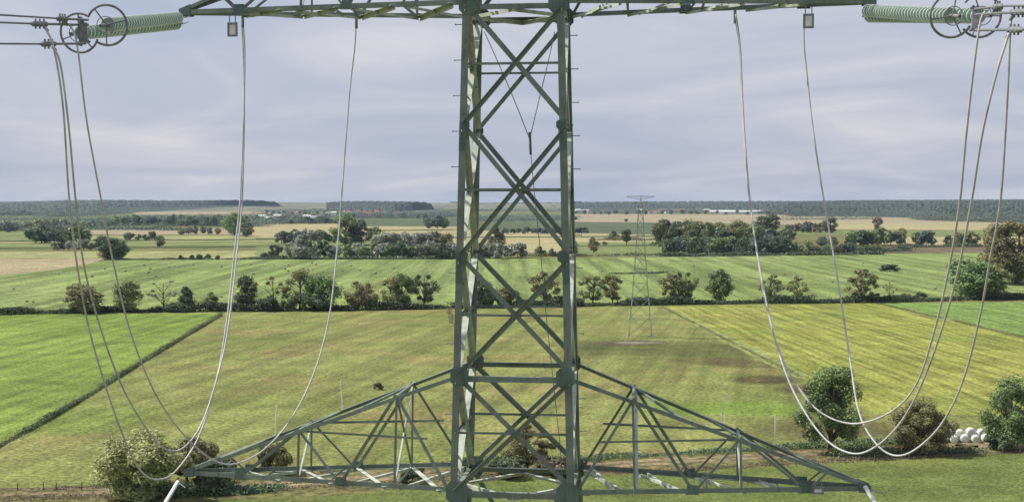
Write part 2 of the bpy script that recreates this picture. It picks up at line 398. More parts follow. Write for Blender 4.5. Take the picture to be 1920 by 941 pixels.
o = terrain('woodland', (1480, 2700), [(1480, 405), (1600, 405), (1735, 408), (1745, 412), (1920, 417), (2700, 430)], [(1480, 379), (1600, 377), (1920, 375.5), (2700, 374)], wm_, 0, 6500, rows=70, bump=8, edge=15, kind='stuff', seed=2, cols=560)
tag(o, 'broad dark forest beyond the tan fields at the far right', 'woodland')
o = terrain('woodland', (1075, 1480), [(1075, 395), (1200, 396), (1330, 397), (1480, 403)], [(1075, 380), (1300, 378.5), (1480, 378)], wm_, 0, 7500, rows=30, bump=8, edge=12, kind='stuff', seed=3, cols=240)
tag(o, 'thin dark line of woods behind the white sheds on the horizon', 'woodland')
o = terrain('woodland', (612, 808), [(612, 396), (680, 398), (740, 402), (790, 391), (808, 389)], [(612, 380.5), (640, 378.5), (700, 378), (780, 379.5), (800, 380.5), (808, 383)], wm_, 0, 5800, rows=26, bump=7, edge=11, kind='stuff', seed=5, cols=150)
tag(o, 'wooded hill with village houses left of the tower mast', 'woodland')
o = terrain('woodland', (808, 1075), [(808, 388), (1075, 388)], [(808, 382.5), (1075, 380)], wm_, 0, 8500, rows=10, bump=6, edge=10, kind='stuff', seed=6, cols=110)
tag(o, 'thin faint tree belt on the horizon behind the tower mast', 'woodland')

# ------------------------------------------------------------ vegetation
def leafmesh(name, cen, rad, nl, leaf, rg, flat=.75, squash=.85):
    nC = len(cen); idx = rg.integers(0, nC, nl)
    d = rg.normal(size=(nl, 3)); d /= np.linalg.norm(d, axis=1)[:, None]
    r = rad[idx]*(rg.random(nl)**.45)
    P = cen[idx]+d*r[:, None]*np.array([1, 1, squash])
    nrm = d*.8+rg.normal(size=(nl, 3))*.6+np.array([0, 0, .45]); nrm /= np.linalg.norm(nrm, axis=1)[:, None]
    a = np.cross(nrm, rg.normal(size=(nl, 3))); a /= np.linalg.norm(a, axis=1)[:, None]; b = np.cross(nrm, a)
    s = leaf*(.5+rg.random(nl))[:, None]; bend = nrm*s*.25
    V = np.stack([P-a*s, P-b*s*flat+bend, P+a*s, P+b*s*flat+bend], 1).reshape(-1, 3)
    return V, np.arange(nl*4).reshape(-1, 4), idx
def make_mesh_np(name, V, Fq, val):
    me = bpy.data.meshes.new(name); me.from_pydata(V.tolist(), [], Fq.tolist()); me.update()
    at_ = me.attributes.new('leafv', 'FLOAT', 'FACE'); at_.data.foreach_set('value', val.astype(np.float32))
    return me
def plant_proto(kind, seed, nl, leaf):
    """height 1, width 1, standing on z=0"""
    rg = np.random.default_rng(seed); tk = MB(); cen = []; rad = []
    if kind == 'bush':
        for _ in range(16):
            a = rg.random()*6.283; q = rg.random()**.5*.34; z = .16+rg.random()*.55*(1-q*1.3); cen.append((q*math.cos(a), q*math.sin(a), z)); rad.append(.10+rg.random()*.09)
        tk.tube([(0, 0, 0), (.02, 0, .25)], [.02, .012], 5)
    elif kind == 'cone':
        for i in range(18):
            z = .14+.8*i/18; q = (1-z)*.36*rg.random(); a = rg.random()*6.283; cen.append((q*math.cos(a), q*math.sin(a), z)); rad.append(.05+(1-z)*.22)
        tk.tube([(0, 0, 0), (0, 0, .8)], [.025, .006], 6)
    else:
        spec = {'round': (.50, .34, .44, 40, .09, .17), 'oval': (.51, .28, .45, 34, .08, .16), 'loose': (.55, .36, .42, 26, .06, .13), 'bare': (.62, .36, .34, 9, .03, .07), 'willow': (.46, .35, .44, 46, .11, .18), 'tall': (.58, .24, .38, 20, .08, .14), 'two': (.52, .33, .45, 34, .08, .15)}[kind]
        cz, rx, rz, nC, r0, r1 = spec
        base = .0; tw = {'bare': .018, 'loose': .022}.get(kind, .026)
        lean = rg.normal(size=2)*.03
        tk.tube(spline([(0, 0, -.02), (lean[0]*.5, lean[1]*.5, .22), (lean[0], lean[1], .5), (lean[0]*.5, lean[1], .86)], 4), [tw*1.25]+[tw*(1-.8*i/12) for i in range(12)], 7)
        for i in range(nC):
            a = i*2.399+rg.normal()*.4; u = rg.random()*2-1; q = math.sqrt(1-u*u)*(.55+.45*rg.random()); kz = .9+rg.random()*.2
            if kind == 'two': u = -.8+1.75*((i+.5)/nC); q = (.95-.55*abs(((i/nC)*2) % 1-.45))*(1-.4*max(0, u))*rg.random()**.4
            c_ = (q*rx*math.cos(a)*1.05, q*rx*math.sin(a), cz+u*rz*.86*kz); cen.append(c_); rad.append(r0+rg.random()*(r1-r0))
            z0 = max(.12, min(.75, c_[2]-.18-.25*rg.random())); mid = (c_[0]*.45, c_[1]*.45, (z0+c_[2])/2+.02)
            if i % (1 if kind in ('bare', 'loose') else 2) == 0:
                tk.tube([(lean[0]*z0*2, lean[1]*z0*2, z0), mid, c_], [tw*.5, tw*.32, tw*.12], 5)
                if kind == 'bare':
                    for _ in range(6):
                        dv = Vector(rg.normal(size=3)*.09)+Vector((0, 0, .07)); tk.tube([c_, tuple(Vector(c_)+dv)], [tw*.14, tw*.05], 4)
                        tk.tube([mid, tuple(Vector(mid)+dv*1.3)], [tw*.14, tw*.05], 4)
    cen = np.array(cen); rad = np.array(rad)
    V, Fq, idx = leafmesh('crown', cen, rad, nl, leaf, rg)
    if kind == 'willow': V[:, 2] = np.maximum(V[:, 2], .0)
    # normalise
    lo = V.min(0); hi = V.max(0); q = np.percentile(V, 98.5, axis=0); ql = np.percentile(V, 1.5, axis=0)
    wdt = (q[0]-ql[0]+q[1]-ql[1])/2; hgt = q[2]
    sc_ = np.array([1/wdt, 1/wdt, 1/hgt]); V = V*sc_
    V[:, 2] = np.maximum(V[:, 2], .004)
    tv = [(v[0]/wdt, v[1]/wdt, v[2]/hgt) for v in tk.v]
    cv = rg.random(len(cen))
    val = .6*cv[idx]+.4*rg.random(nl)
    cm = make_mesh_np('crown', V, Fq, val)
    tm = mesh('trunk', tv, tk.f, True); tm.materials.append(M_bark)
    # joined version for far trees
    n0 = len(V); jv = V.tolist()+[list(v) for v in tv]; jf = Fq.tolist()+[[i+n0 for i in f] for f in tk.f]
    jm = bpy.data.meshes.new('tree'); jm.from_pydata(jv, [], jf); jm.update()
    a_ = jm.attributes.new('leafv', 'FLOAT', 'FACE'); a_.data.foreach_set('value', np.concatenate([val, np.zeros(len(tk.f))]).astype(np.float32))
    return cm, tm, jm, len(Fq)
CACHE = {}
def proto(kind, var, lod, mat):
    k = (kind, var, lod)
    if k not in CACHE:
        nl, lf = {0: (20000, .012), 1: (4600, .022), 2: (900, .045)}[lod]
        if kind == 'bare': nl, lf = nl//7, lf*.8
        elif kind == 'loose': nl = int(nl*.62)
        elif kind == 'willow': lf *= 1.25
        elif kind == 'bush': lf *= 1.3
        CACHE[k] = plant_proto(kind, hash_(kind)+var*7+lod, nl, lf)
    mk = k+(mat,)
    if mk not in CACHE:
        cm, tm, jm, nf = CACHE[k]
        c2 = cm.copy(); c2.materials.append(LM[mat]); j2 = jm.copy(); j2.materials.append(LM[mat]); j2.materials.append(M_bark)
        mi = np.zeros(len(j2.polygons), np.int32); mi[nf:] = 1; j2.polygons.foreach_set('material_index', mi)
        CACHE[mk] = (c2, tm, j2)
    return CACHE[mk]
def hash_(s): return sum(ord(c)*(i+3) for i, c in enumerate(s))
tr = random.Random(11)
NT = [0]
def tree(kind, x, yb, h, wpx, mat, label, group=None, lod=None, cat=None, name=None):
    g = G(x, yb); s = g.y/F
    if lod is None: lod = 0 if h > 75 else (1 if h > 28 else 2)
    c, t_, j = proto(kind, tr.randrange(4) if lod else tr.randrange(2), lod, mat)
    cat = cat or ('shrub' if kind == 'bush' else 'tree'); name = name or {'bush': 'shrub', 'cone': 'conifer_tree', 'willow': 'willow_tree', 'bare': 'sparse_tree'}.get(kind, 'broadleaf_tree')
    rz = tr.random()*6.283; sc_ = (wpx*s, wpx*s, h*s); NT[0] += 1
    if lod == 2 or kind == 'bush':
        o = link(name, j); o.location = g; o.rotation_euler = (0, 0, rz); o.scale = sc_
    else:
        o = empty(name, g, rz); o.scale = sc_
        link('crown', c, o); link('trunk', t_, o)
    return tag(o, label, cat, group)
# --- foreground trees along the track
tree('willow', 262, 938, 122, 128, 'yellow', 'big rounded bush with sunlit yellow-green leaves at the lower left', cat='tree')
tree('bush', 352, 915, 92, 118, 'olive', 'wide olive bush right behind the yellow-green bush, lower left', cat='shrub')
tree('bush', 400, 925, 60, 70, 'dark', 'dark low bush under the tip of the lower left crossarm', cat='shrub')
tree('bush', 517, 892, 58, 48, 'olive', 'small olive shrub seen through the lower left crossarm near its tip', cat='shrub')
tree('bush', 772, 908, 36, 42, 'dark', 'small dark shrub seen through the lower left crossarm near the mast', cat='shrub')
tree('bush', 709, 730, 13, 16, 'brown', 'tiny reddish bush alone in the pasture above the left crossarm', cat='shrub')
tree('loose', 990, 882, 82, 92, 'olive', 'loose pale olive tree seen through the bottom panel of the mast')
tree('bush', 950, 895, 34, 60, 'dark', 'dark low shrub at the foot of the mast beside the track', cat='shrub')
tree('bush', 1040, 892, 36, 60, 'brown', 'brownish shrub right of the dark shrub behind the mast', cat='shrub')
tree('two', 1555, 850, 158, 98, 'green', 'tall dark green tree with a narrow top behind the right jumper loops')
tree('round', 1726, 850, 96, 100, 'olive', 'wide pale olive tree just left of the white wrapped bales')
tree('round', 1893, 842, 128, 92, 'green', 'green leafy tree at the right edge beside the track')
tree('bush', 1868, 846, 30, 40, 'dark', 'low dark shrub at the foot of the tree at the right edge', cat='shrub')
# --- hedge trees
HT = 'trees standing along the ditch hedge'
for a in [
 ('round', 154, 587, 52, 60, 'olive', 'bushy olive tree, leftmost along the hedge'),
 ('round', 238, 585, 56, 50, 'olive', 'bushy tree second from the left along the hedge, behind the dark jumper cable'),
 ('bare', 308, 584, 58, 48, 'grey', 'half bare tree with pale branches left of the small dark conifer'),
 ('cone', 348, 584, 46, 34, 'dark', 'small dark cone-shaped conifer in the hedge'),
 ('oval', 394, 582, 33, 28, 'green', 'small green tree just right of the dark conifer'),
 ('oval', 461, 581, 62, 38, 'dark', 'dark upright tree just right of the paired white cables'),
 ('bare', 512, 581, 62, 50, 'brown', 'bare spreading tree over a dark shrub in the hedge'),
 ('loose', 562, 580, 74, 62, 'olive', 'tall loose olive tree, the highest in the left half of the hedge'),
 ('round', 604, 581, 62, 60, 'green', 'dense green tree beside the tall olive one, left of the single cable'),
 ('oval', 668, 580, 50, 34, 'olive', 'green half of the pair of small hedge trees right of the single cable'),
 ('oval', 692, 580, 48, 32, 'brown', 'reddish brown half of the pair of small hedge trees'),
 ('loose', 732, 578, 58, 40, 'yellow', 'pale thin tree, first of three close together left of the mast'),
 ('oval', 755, 577, 62, 40, 'green', 'green tree in the middle of three close together left of the mast'),
 ('loose', 795, 576, 60, 46, 'dark', 'dark forked tree, nearest to the mast on its left'),
 ('round', 903, 576, 50, 46, 'dark', 'dark tree seen through the left of the mast lattice'),
 ('bush', 945, 575, 34, 40, 'olive', 'low olive bush seen in the middle of the mast lattice'),
 ('loose', 1022, 573, 62, 50, 'olive', 'loose tree seen through the right of the mast lattice'),
 ('loose', 1111, 571, 54, 46, 'olive', 'open olive tree, first right of the mast'),
 ('loose', 1148, 570, 54, 38, 'olive', 'narrow open tree, second right of the mast'),
 ('loose', 1262, 569, 54, 44, 'olive', 'olive tree just right of the distant pylon'),
 ('loose', 1284, 569, 58, 40, 'green', 'greener tree leaning on the olive one right of the distant pylon'),
 ('oval', 1349, 567, 60, 42, 'green', 'upright tree with a spiky top between the distant pylon and the white cables'),
 ('loose', 1446, 566, 50, 42, 'olive', 'hedge tree just right of the paired cables on the right'),
 ('loose', 1495, 565, 48, 40, 'yellow', 'pale yellow-green tree between the right-hand cables'),
 ('loose', 1613, 566, 60, 52, 'olive', 'brownish olive tree with loose foliage, right of the single cable on the right'),
 ('bare', 1668, 563, 34, 24, 'yellow', 'thin yellow snag with a few leaves in the hedge'),
 ('bush', 1722, 562, 14, 24, 'dark', 'small dark mound-shaped bush in the hedge'),
 ('round', 1822, 560, 70, 84, 'green', 'large dense round green tree near the right end of the hedge'),
 ('round', 1866, 560, 60, 52, 'olive', 'olive tree leaning on the right side of the large round tree'),
 ('round', 1905, 532, 112, 112, 'olive', 'very large olive tree cut by the right edge above the hedge')]:
    tree(*a, group=HT)
for x, yb, h, wd in ((172, 588, 18, 30), (325, 585, 16, 26), (508, 583, 26, 38), (540, 582, 26, 30), (740, 580, 16, 20), (925, 577, 22, 36), (1085, 573, 12, 20), (1215, 571, 14, 20), (1640, 567, 18, 22), (1700, 565, 14, 20), (585, 583, 30, 40)):
    tree('bush', x, yb, h, wd, tr.choice(['dark', 'green', 'olive']), 'small low bush between the trees of the ditch hedge', 'low bushes in the ditch hedge', lod=1)
tree('bush', 1668, 509, 13, 30, 'dark', 'dark flat mound bush alone in the wide green field at right')
# --- farther rows
def row(x0, x1, yb, h0, h1, step, kinds, mats, label, group, dy=2, wk=(.8, 1.2)):
    x = x0
    while x <= x1:
        h = tr.uniform(h0, h1); k = tr.choice(kinds)
        tree(k, x, yb+tr.uniform(-dy, dy)*.6, h, h*tr.uniform(*wk)*(.75 if k in ('tall', 'oval', 'cone') else 1), tr.choice(mats), label, group, lod=1 if h > 34 else 2)
        x += step*tr.uniform(.7, 1.3)
GW = ['grey', 'dark', 'grey', 'green']; DK = ['dark', 'green', 'dark', 'far']; MX = ['dark', 'green', 'olive', 'far', 'grey']
row(545, 862, 484.5, 20, 34, 15, ['bush', 'round', 'bush'], GW, 'rounded grey-green tree in the dense row edging the green field left of the mast', 'row of rounded trees left of the mast')
row(722, 860, 478, 34, 46, 24, ['round', 'bush'], ['grey', 'olive', 'dark'], 'taller tree standing behind the rounded row left of the mast', 'taller trees left of the mast')
for a in (('bush', 496, 484, 10, 13, 'brown', 'tiny brown bush at the left end of the row left of the mast'), ('bush', 519, 485, 25, 28, 'dark', 'lone round dark bush left of a small pointed tree'),
          ('cone', 564, 486, 44, 36, 'grey', 'pointed grey-green tree right of the lone round bush'), ('round', 648, 459, 54, 46, 'green', 'big dark green tree beside the single left cable, above the row'),
          ('round', 672, 459, 44, 34, 'dark', 'dark tree touching the big green one on its right'),
          ('cone', 930, 471, 44, 30, 'dark', 'dark pointed tree seen through the middle of the mast'), ('oval', 820, 428, 24, 18, 'far', 'small far tree clump left of the mast above the tan field'),
          ('round', 805, 428, 20, 22, 'far', 'left part of the small far clump above the tan field'), ('round', 832, 428, 20, 20, 'dark', 'right part of the small far clump above the tan field'),
          ('oval', 1113, 474, 28, 19, 'brown', 'small brownish tree alone right of the mast'), ('bush', 1134, 459, 6, 10, 'brown', 'tiny brown bush right of the small brownish tree'),
          ('cone', 1150, 450, 18, 20, 'dark', 'small dark pointed tree left of the distant pylon'), ('tall', 1175, 459, 28, 18, 'dark', 'thin dark tree touching the distant pylon on its left'),
          ('round', 1174, 416, 6, 7, 'dark', 'tiny round tree alone in the pinkish field'), ('round', 1079, 413, 7, 8, 'dark', 'tiny round tree alone in the pinkish field just right of the mast'),
          ('tall', 1240, 458, 44, 30, 'green', 'tall tree at the left end of the dense wood right of the pylon'), ('round', 1438, 446, 42, 46, 'dark', 'dark rounded tree rising above the wood beside the right cables'),
          ('oval', 1645, 434, 26, 16, 'brown', 'brown narrow tree standing alone in the tan field at right'), ('round', 1557, 437, 30, 22, 'dark', 'dark tree at the right end of the short hedge in the tan field'),
          ('oval', 1690, 458, 30, 18, 'yellow', 'pale tree at the right end of the far right row'), ('round', 300, 463, 21, 16, 'dark', 'small round tree alone between the striped plots'),
          ('round', 440, 442, 42, 38, 'green', 'large far tree right behind the paired left cables'), ('round', 463, 444, 27, 22, 'dark', 'dark tree right of the large tree behind the paired cables')):
    tree(*a)
row(528, 640, 456, 16, 26, 12, ['bush', 'round'], MX, 'small tree in the low row across the pale strips left of the single cable', 'low row left of the single cable')
row(702, 722, 460, 20, 34, 16, ['round'], MX, 'tree between the big dark tree and the rounded row', 'trees beside the big dark tree')
row(892, 978, 484, 18, 32, 15, ['bush', 'round'], GW, 'grey-green bush seen in the row through the mast lattice', 'bushes behind the mast lattice')
row(1015, 1085, 480, 14, 30, 17, ['bush', 'oval'], MX, 'small tree behind the right leg of the mast', 'small trees behind the right mast leg')
row(1258, 1485, 477, 24, 36, 13, ['bush', 'round', 'bush'], DK, 'dark tree in the front of the dense wood right of the distant pylon', 'front trees of the dense wood')
row(1248, 1410, 462, 32, 46, 16, ['round', 'bush'], ['green', 'dark', 'olive'], 'taller green tree in the back of the dense wood right of the distant pylon', 'back trees of the dense wood')
row(1382, 1480, 455, 20, 30, 14, ['round', 'bush'], DK, 'dark tree in the back of the wood beside the right cables', 'back trees beside the right cables')
row(1490, 1610, 474, 14, 24, 17, ['bush', 'round'], MX, 'small tree in the row right of the dense wood', 'row right of the dense wood')
row(1600, 1688, 460, 22, 34, 14, ['round', 'bush'], DK, 'dark tree in the clump under the lone brown tree', 'clump under the lone brown tree')
row(1480, 1560, 436, 12, 19, 9, ['bush'], ['dark', 'far', 'brown'], 'bush in the short hedge across the tan field at right', 'short hedge in the tan field')
row(1722, 1742, 461, 20, 28, 12, ['round', 'bush'], DK, 'tree in the small clump between the right cables', 'small clump between the right cables')
row(1780, 1825, 461, 18, 28, 13, ['round', 'bush'], MX, 'tree in the clump left of the very large olive tree', 'clump left of the very large tree')
row(66, 160, 456, 18, 32, 12, ['round', 'bush'], DK, 'dark tree in the clump at the far left above the striped plots', 'dark clump above the striped plots')
row(104, 205, 469, 11, 20, 13, ['bush'], MX, 'low bush in the line under the dark clump at left', 'low line under the dark clump')
row(203, 240, 486, 28, 42, 14, ['round'], ['dark', 'green'], 'tall dark tree in the group right of the third dark cable', 'group right of the third dark cable')
row(236, 292, 451, 10, 16, 11, ['bush'], MX, 'bush in the short row above the small round tree', 'short row above the small round tree')
row(340, 420, 439, 9, 15, 13, ['bush', 'round'], MX, 'small far tree left of the paired cables', 'small far trees left of the paired cables')
row(2, 34, 434, 14, 20, 12, ['round'], DK, 'far tree at the left edge under the wooded ridge', 'far trees at the left edge')
row(36, 200, 429, 10, 20, 12, ['round', 'bush'], MX, 'far tree in the loose belt under the wooded ridge at left', 'loose belt under the left ridge')
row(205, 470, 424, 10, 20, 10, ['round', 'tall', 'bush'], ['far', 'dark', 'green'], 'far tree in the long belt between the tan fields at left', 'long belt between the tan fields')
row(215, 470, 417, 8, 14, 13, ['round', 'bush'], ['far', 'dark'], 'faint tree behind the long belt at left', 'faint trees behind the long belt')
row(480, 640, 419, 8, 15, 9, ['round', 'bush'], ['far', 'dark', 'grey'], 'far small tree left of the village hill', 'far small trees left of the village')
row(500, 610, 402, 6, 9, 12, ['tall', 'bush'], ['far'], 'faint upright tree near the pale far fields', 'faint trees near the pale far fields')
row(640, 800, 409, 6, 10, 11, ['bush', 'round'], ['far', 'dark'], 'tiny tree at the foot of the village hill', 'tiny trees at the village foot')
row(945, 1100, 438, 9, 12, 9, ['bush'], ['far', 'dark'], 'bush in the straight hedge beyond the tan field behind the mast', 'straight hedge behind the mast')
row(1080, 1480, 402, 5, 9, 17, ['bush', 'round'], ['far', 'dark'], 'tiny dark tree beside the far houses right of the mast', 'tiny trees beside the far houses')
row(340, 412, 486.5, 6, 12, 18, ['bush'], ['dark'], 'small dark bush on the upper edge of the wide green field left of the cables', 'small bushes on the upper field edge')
row(1490, 1600, 462, 8, 22, 22, ['bush', 'round'], DK, 'dark bush in the line above the row right of the dense wood', 'bush line right of the dense wood')
print('trees', NT[0])
# --- hedges and rough growth made of leaves
def hedge(name, pts, h, wd, dens, leaf, mat, label, cat, kind=None, gap=0.0, seed=0, group=None):
    rg = np.random.default_rng(seed+77); P = spline([G(*p) for p in pts], 14); P = np.array([tuple(p) for p in P])
    seg = np.linalg.norm(np.diff(P, axis=0), axis=1); cum = np.concatenate([[0], np.cumsum(seg)]); Lg = cum[-1]
    nl = int(Lg*dens); s = rg.random(nl)*Lg
    hh = h*(.55+.35*np.sin(s*.11+seed)+.25*np.sin(s*.37+1.3*seed)*np.sin(s*.05)+.15*rg.random(nl)); hh = np.maximum(hh, h*.12)
    keep = (np.sin(s*.083+seed)+np.sin(s*.21+2)+rg.random(nl)) > (-2+gap*4); s = s[keep]; hh = hh[keep]; nl = len(s)
    X = np.interp(s, cum, P[:, 0]); Y = np.interp(s, cum, P[:, 1]); o = rg.normal(size=(nl, 2))*wd*.38; z = hh*(rg.random(nl)**.7)
    C0 = np.stack([X+o[:, 0], Y+o[:, 1], z+.03], 1)
    nrm = rg.normal(size=(nl, 3))+np.array([0, 0, .8]); nrm /= np.linalg.norm(nrm, axis=1)[:, None]
    a = np.cross(nrm, rg.normal(size=(nl, 3))); a /= np.linalg.norm(a, axis=1)[:, None]; b = np.cross(nrm, a); q = leaf*(.5+rg.random(nl))[:, None]
    V = np.stack([C0-a*q, C0-b*q*.7, C0+a*q, C0+b*q*.7], 1).reshape(-1, 3); V[:, 2] = np.maximum(V[:, 2], .01)
    me = make_mesh_np(name, V, np.arange(nl*4).reshape(-1, 4), rg.random(nl)); me.materials.append(LM[mat])
    return tag(link(name, me), label, cat, group, kind)
hedge('hedge', [(-60, 592), (60, 588), (150, 587)], 2.9, 4.5, 190, .30, 'hedge', 'dark ragged hedge at the left edge beyond the bright green field', 'hedge', seed=1, gap=.22)
hedge('hedge', [(150, 586), (320, 584), (520, 583), (700, 581), (850, 578)], 3.3, 4, 180, .30, 'hedge', 'long dark hedge along the ditch left of the mast', 'hedge', seed=2, gap=.22)
hedge('hedge', [(850, 578), (960, 576), (1085, 574)], 3.6, 4, 190, .30, 'hedge', 'dark hedge along the ditch seen through the mast', 'hedge', seed=3, gap=.22)
hedge('hedge', [(1085, 574), (1240, 571.5), (1400, 569), (1520, 568)], 3.1, 4, 180, .30, 'hedge', 'dark hedge along the ditch right of the mast, behind the distant pylon', 'hedge', seed=4, gap=.22)
hedge('hedge', [(1520, 568), (1680, 566), (1800, 563), (1990, 559)], 2.9, 4, 180, .30, 'hedge', 'dark hedge along the ditch at the right edge', 'hedge', seed=5, gap=.22)
hedge('hedge', [(480, 486), (700, 486), (860, 485)], 2.2, 6, 45, .6, 'dark', 'low dark hedge at the foot of the rounded row left of the mast', 'hedge', seed=6)
hedge('hedge', [(1240, 481), (1450, 479), (1650, 477)], 3, 7, 60, .6, 'dark', 'low dark hedge at the foot of the dense wood', 'hedge', seed=7)
hedge('hedge', [(200, 487), (330, 487), (480, 486)], 1.5, 4, 30, .5, 'dark', 'thin dark hedge line on the upper edge of the wide green field at left', 'hedge', seed=8)
hedge('ditch_growth', [(-40, 860), (0, 836), (90, 788), (180, 734), (300, 660), (415, 592)], .75, .6, 130, .12, 'dark', 'dark line of ditch growth between bright green field and pasture', 'ditch growth', 'stuff', seed=9)
hedge('ditch_growth', [(-40, 855), (0, 832), (90, 784), (180, 730), (300, 656), (415, 588)], .5, 1.8, 40, .1, 'olive', 'pale weeds beside the ditch of the bright green field', 'weeds', 'stuff', seed=10)
hedge('ditch_growth', [(-40, 858), (0, 835), (90, 787), (180, 733), (300, 659), (415, 591)], .9, .9, 40, .16, 'dark', 'ragged taller clumps along the ditch of the bright green field', 'weeds', 'stuff', seed=29, gap=.5)
hedge('weeds', [(1640, 568.5), (1780, 600), (1950, 640)], .6, 1.2, 60, .14, 'olive', 'weedy edge between the yellow stubble and the young green field', 'weeds', 'stuff', seed=30, gap=.3)
hedge('weeds', [(1243, 576), (1380, 646), (1500, 706)], .4, 1.0, 50, .12, 'olive', 'weedy edge of the yellow stubble beside the pasture', 'weeds', 'stuff', seed=31, gap=.3)
hedge('weeds', [(-60, 922), (100, 917), (300, 908), (600, 886), (850, 868)], .5, 1.6, 50, .12, 'brown', 'dry brown weeds on the upper side of the track at left', 'weeds', 'stuff', seed=11)
hedge('weeds', [(-60, 938), (100, 936), (300, 930), (600, 914), (1000, 890), (1300, 880), (1640, 862), (1960, 846)], .6, 2.4, 60, .12, 'brown', 'dry weeds on the lower side of the track', 'weeds', 'stuff', seed=12)
hedge('weeds', [(860, 868), (1080, 864), (1300, 850), (1640, 834), (1960, 821)], 1.1, 1.8, 130, .14, 'dark', 'dark weeds on the upper side of the track at right', 'weeds', 'stuff', seed=13)
hedge('weeds', [(1560, 858), (1700, 853), (1830, 849)], 1.6, 2.4, 170, .16, 'dark', 'dark leaf strip standing in for the tree shadows beside the track right of the mast', 'weeds', 'stuff', seed=14)  # dark leaves laid where the shadows of the trackside trees fall
hedge('hedge', [(300, 932), (400, 926), (520, 918)], 2.2, 3, 260, .18, 'dark', 'dark low strip of leaves below the tip of the lower left crossarm', 'hedge', seed=15)  # low strip of dark leaves
hedge('weeds', [(1150, 513.5), (1200, 513), (1245, 512)], 1.2, 5, 60, .4, 'dark', 'dark reedy patch in the wide green field behind the distant pylon', 'weeds', 'stuff', seed=16)
hedge('hedge', [(840, 578), (843, 590), (846, 606)], 1.2, .8, 60, .2, 'olive', 'short weedy line running down from the hedge left of the mast', 'hedge', seed=17)
for i, (pts, h, wd, dn, mt, lb) in enumerate([
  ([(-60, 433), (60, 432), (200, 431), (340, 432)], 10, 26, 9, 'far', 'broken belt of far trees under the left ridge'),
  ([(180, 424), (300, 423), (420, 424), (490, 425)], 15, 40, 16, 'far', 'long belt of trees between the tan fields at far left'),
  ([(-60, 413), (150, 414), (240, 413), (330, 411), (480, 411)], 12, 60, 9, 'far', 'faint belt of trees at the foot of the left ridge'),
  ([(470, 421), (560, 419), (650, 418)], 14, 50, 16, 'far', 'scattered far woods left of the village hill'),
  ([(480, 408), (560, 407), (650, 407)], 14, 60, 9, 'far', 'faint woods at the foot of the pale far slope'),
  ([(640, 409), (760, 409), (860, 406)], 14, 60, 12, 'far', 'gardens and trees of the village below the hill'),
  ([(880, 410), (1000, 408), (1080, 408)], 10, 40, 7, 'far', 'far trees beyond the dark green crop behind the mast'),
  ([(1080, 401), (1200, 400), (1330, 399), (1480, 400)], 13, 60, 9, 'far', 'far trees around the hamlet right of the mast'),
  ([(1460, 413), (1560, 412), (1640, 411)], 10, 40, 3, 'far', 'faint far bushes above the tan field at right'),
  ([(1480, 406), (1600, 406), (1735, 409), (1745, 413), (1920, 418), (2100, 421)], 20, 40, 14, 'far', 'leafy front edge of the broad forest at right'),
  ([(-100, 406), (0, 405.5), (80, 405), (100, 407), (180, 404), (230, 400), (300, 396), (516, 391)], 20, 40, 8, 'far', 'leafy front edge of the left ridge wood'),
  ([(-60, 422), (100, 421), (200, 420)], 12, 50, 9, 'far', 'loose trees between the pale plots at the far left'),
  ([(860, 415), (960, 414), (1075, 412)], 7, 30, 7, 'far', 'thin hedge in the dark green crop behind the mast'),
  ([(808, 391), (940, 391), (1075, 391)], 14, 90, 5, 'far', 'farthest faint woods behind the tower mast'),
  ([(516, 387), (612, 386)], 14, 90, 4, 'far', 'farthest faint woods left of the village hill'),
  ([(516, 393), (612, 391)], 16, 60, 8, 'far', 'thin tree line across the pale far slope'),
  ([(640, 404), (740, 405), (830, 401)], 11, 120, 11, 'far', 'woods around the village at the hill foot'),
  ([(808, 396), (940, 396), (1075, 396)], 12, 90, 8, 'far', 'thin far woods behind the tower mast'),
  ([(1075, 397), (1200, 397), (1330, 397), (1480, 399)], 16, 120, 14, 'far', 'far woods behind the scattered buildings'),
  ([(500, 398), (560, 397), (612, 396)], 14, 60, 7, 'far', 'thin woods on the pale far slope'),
  ([(1240, 462), (1330, 464), (1400, 463)], 9, 14, 30, 'green', 'green understorey in the middle of the dense wood'),
  ([(1120, 450), (1180, 451), (1245, 450)], 4, 9, 14, 'olive', 'low scrub across the pale plots behind the distant pylon'),
  ([(990, 480), (1120, 480), (1240, 479)], 2.5, 7, 14, 'olive', 'low scrub edging the wide field right of the mast'),
  ([(1480, 474), (1620, 473), (1700, 470)], 5, 9, 40, 'dark', 'low dark scrub right of the dense wood'),
  ([(1690, 464), (1800, 463), (1880, 463)], 3.5, 9, 20, 'dark', 'low scrub line beside the ploughed soil')]):
    hedge('tree_belt', pts, h, wd, dn*3, .9 if h > 6 else .5, mt, lb, 'tree belt', 'stuff', seed=40+i, gap=.15)
# grass tussocks give the near fields relief
def tuft(name, poly, n, leaf, h, mat, label, seed):
    rg = np.random.default_rng(seed); P = [G(*p) for p in poly]; a, b, c_, d = [np.array(tuple(p)) for p in P]
    u = rg.random(n)[:, None]; v = rg.random(n)[:, None]
    C0 = (a*(1-u)+b*u)*(1-v)+(d*(1-u)+c_*u)*v
    an = rg.random(n)*6.283; A = np.stack([np.cos(an), np.sin(an), np.zeros(n)], 1)*leaf*(.5+rg.random(n))[:, None]; H = np.zeros((n, 3)); H[:, 2] = h*(.4+rg.random(n)); H[:, :2] = rg.normal(size=(n, 2))*h*.4
    V = np.stack([C0-A, C0+A, C0+A*.4+H, C0-A*.4+H], 1).reshape(-1, 3); V[:, 2] += .04
    me = make_mesh_np(name, V, np.arange(n*4).reshape(-1, 4), rg.random(n)); me.materials.append(LM[mat]); tag(link(name, me), label, 'grass', None, 'stuff')


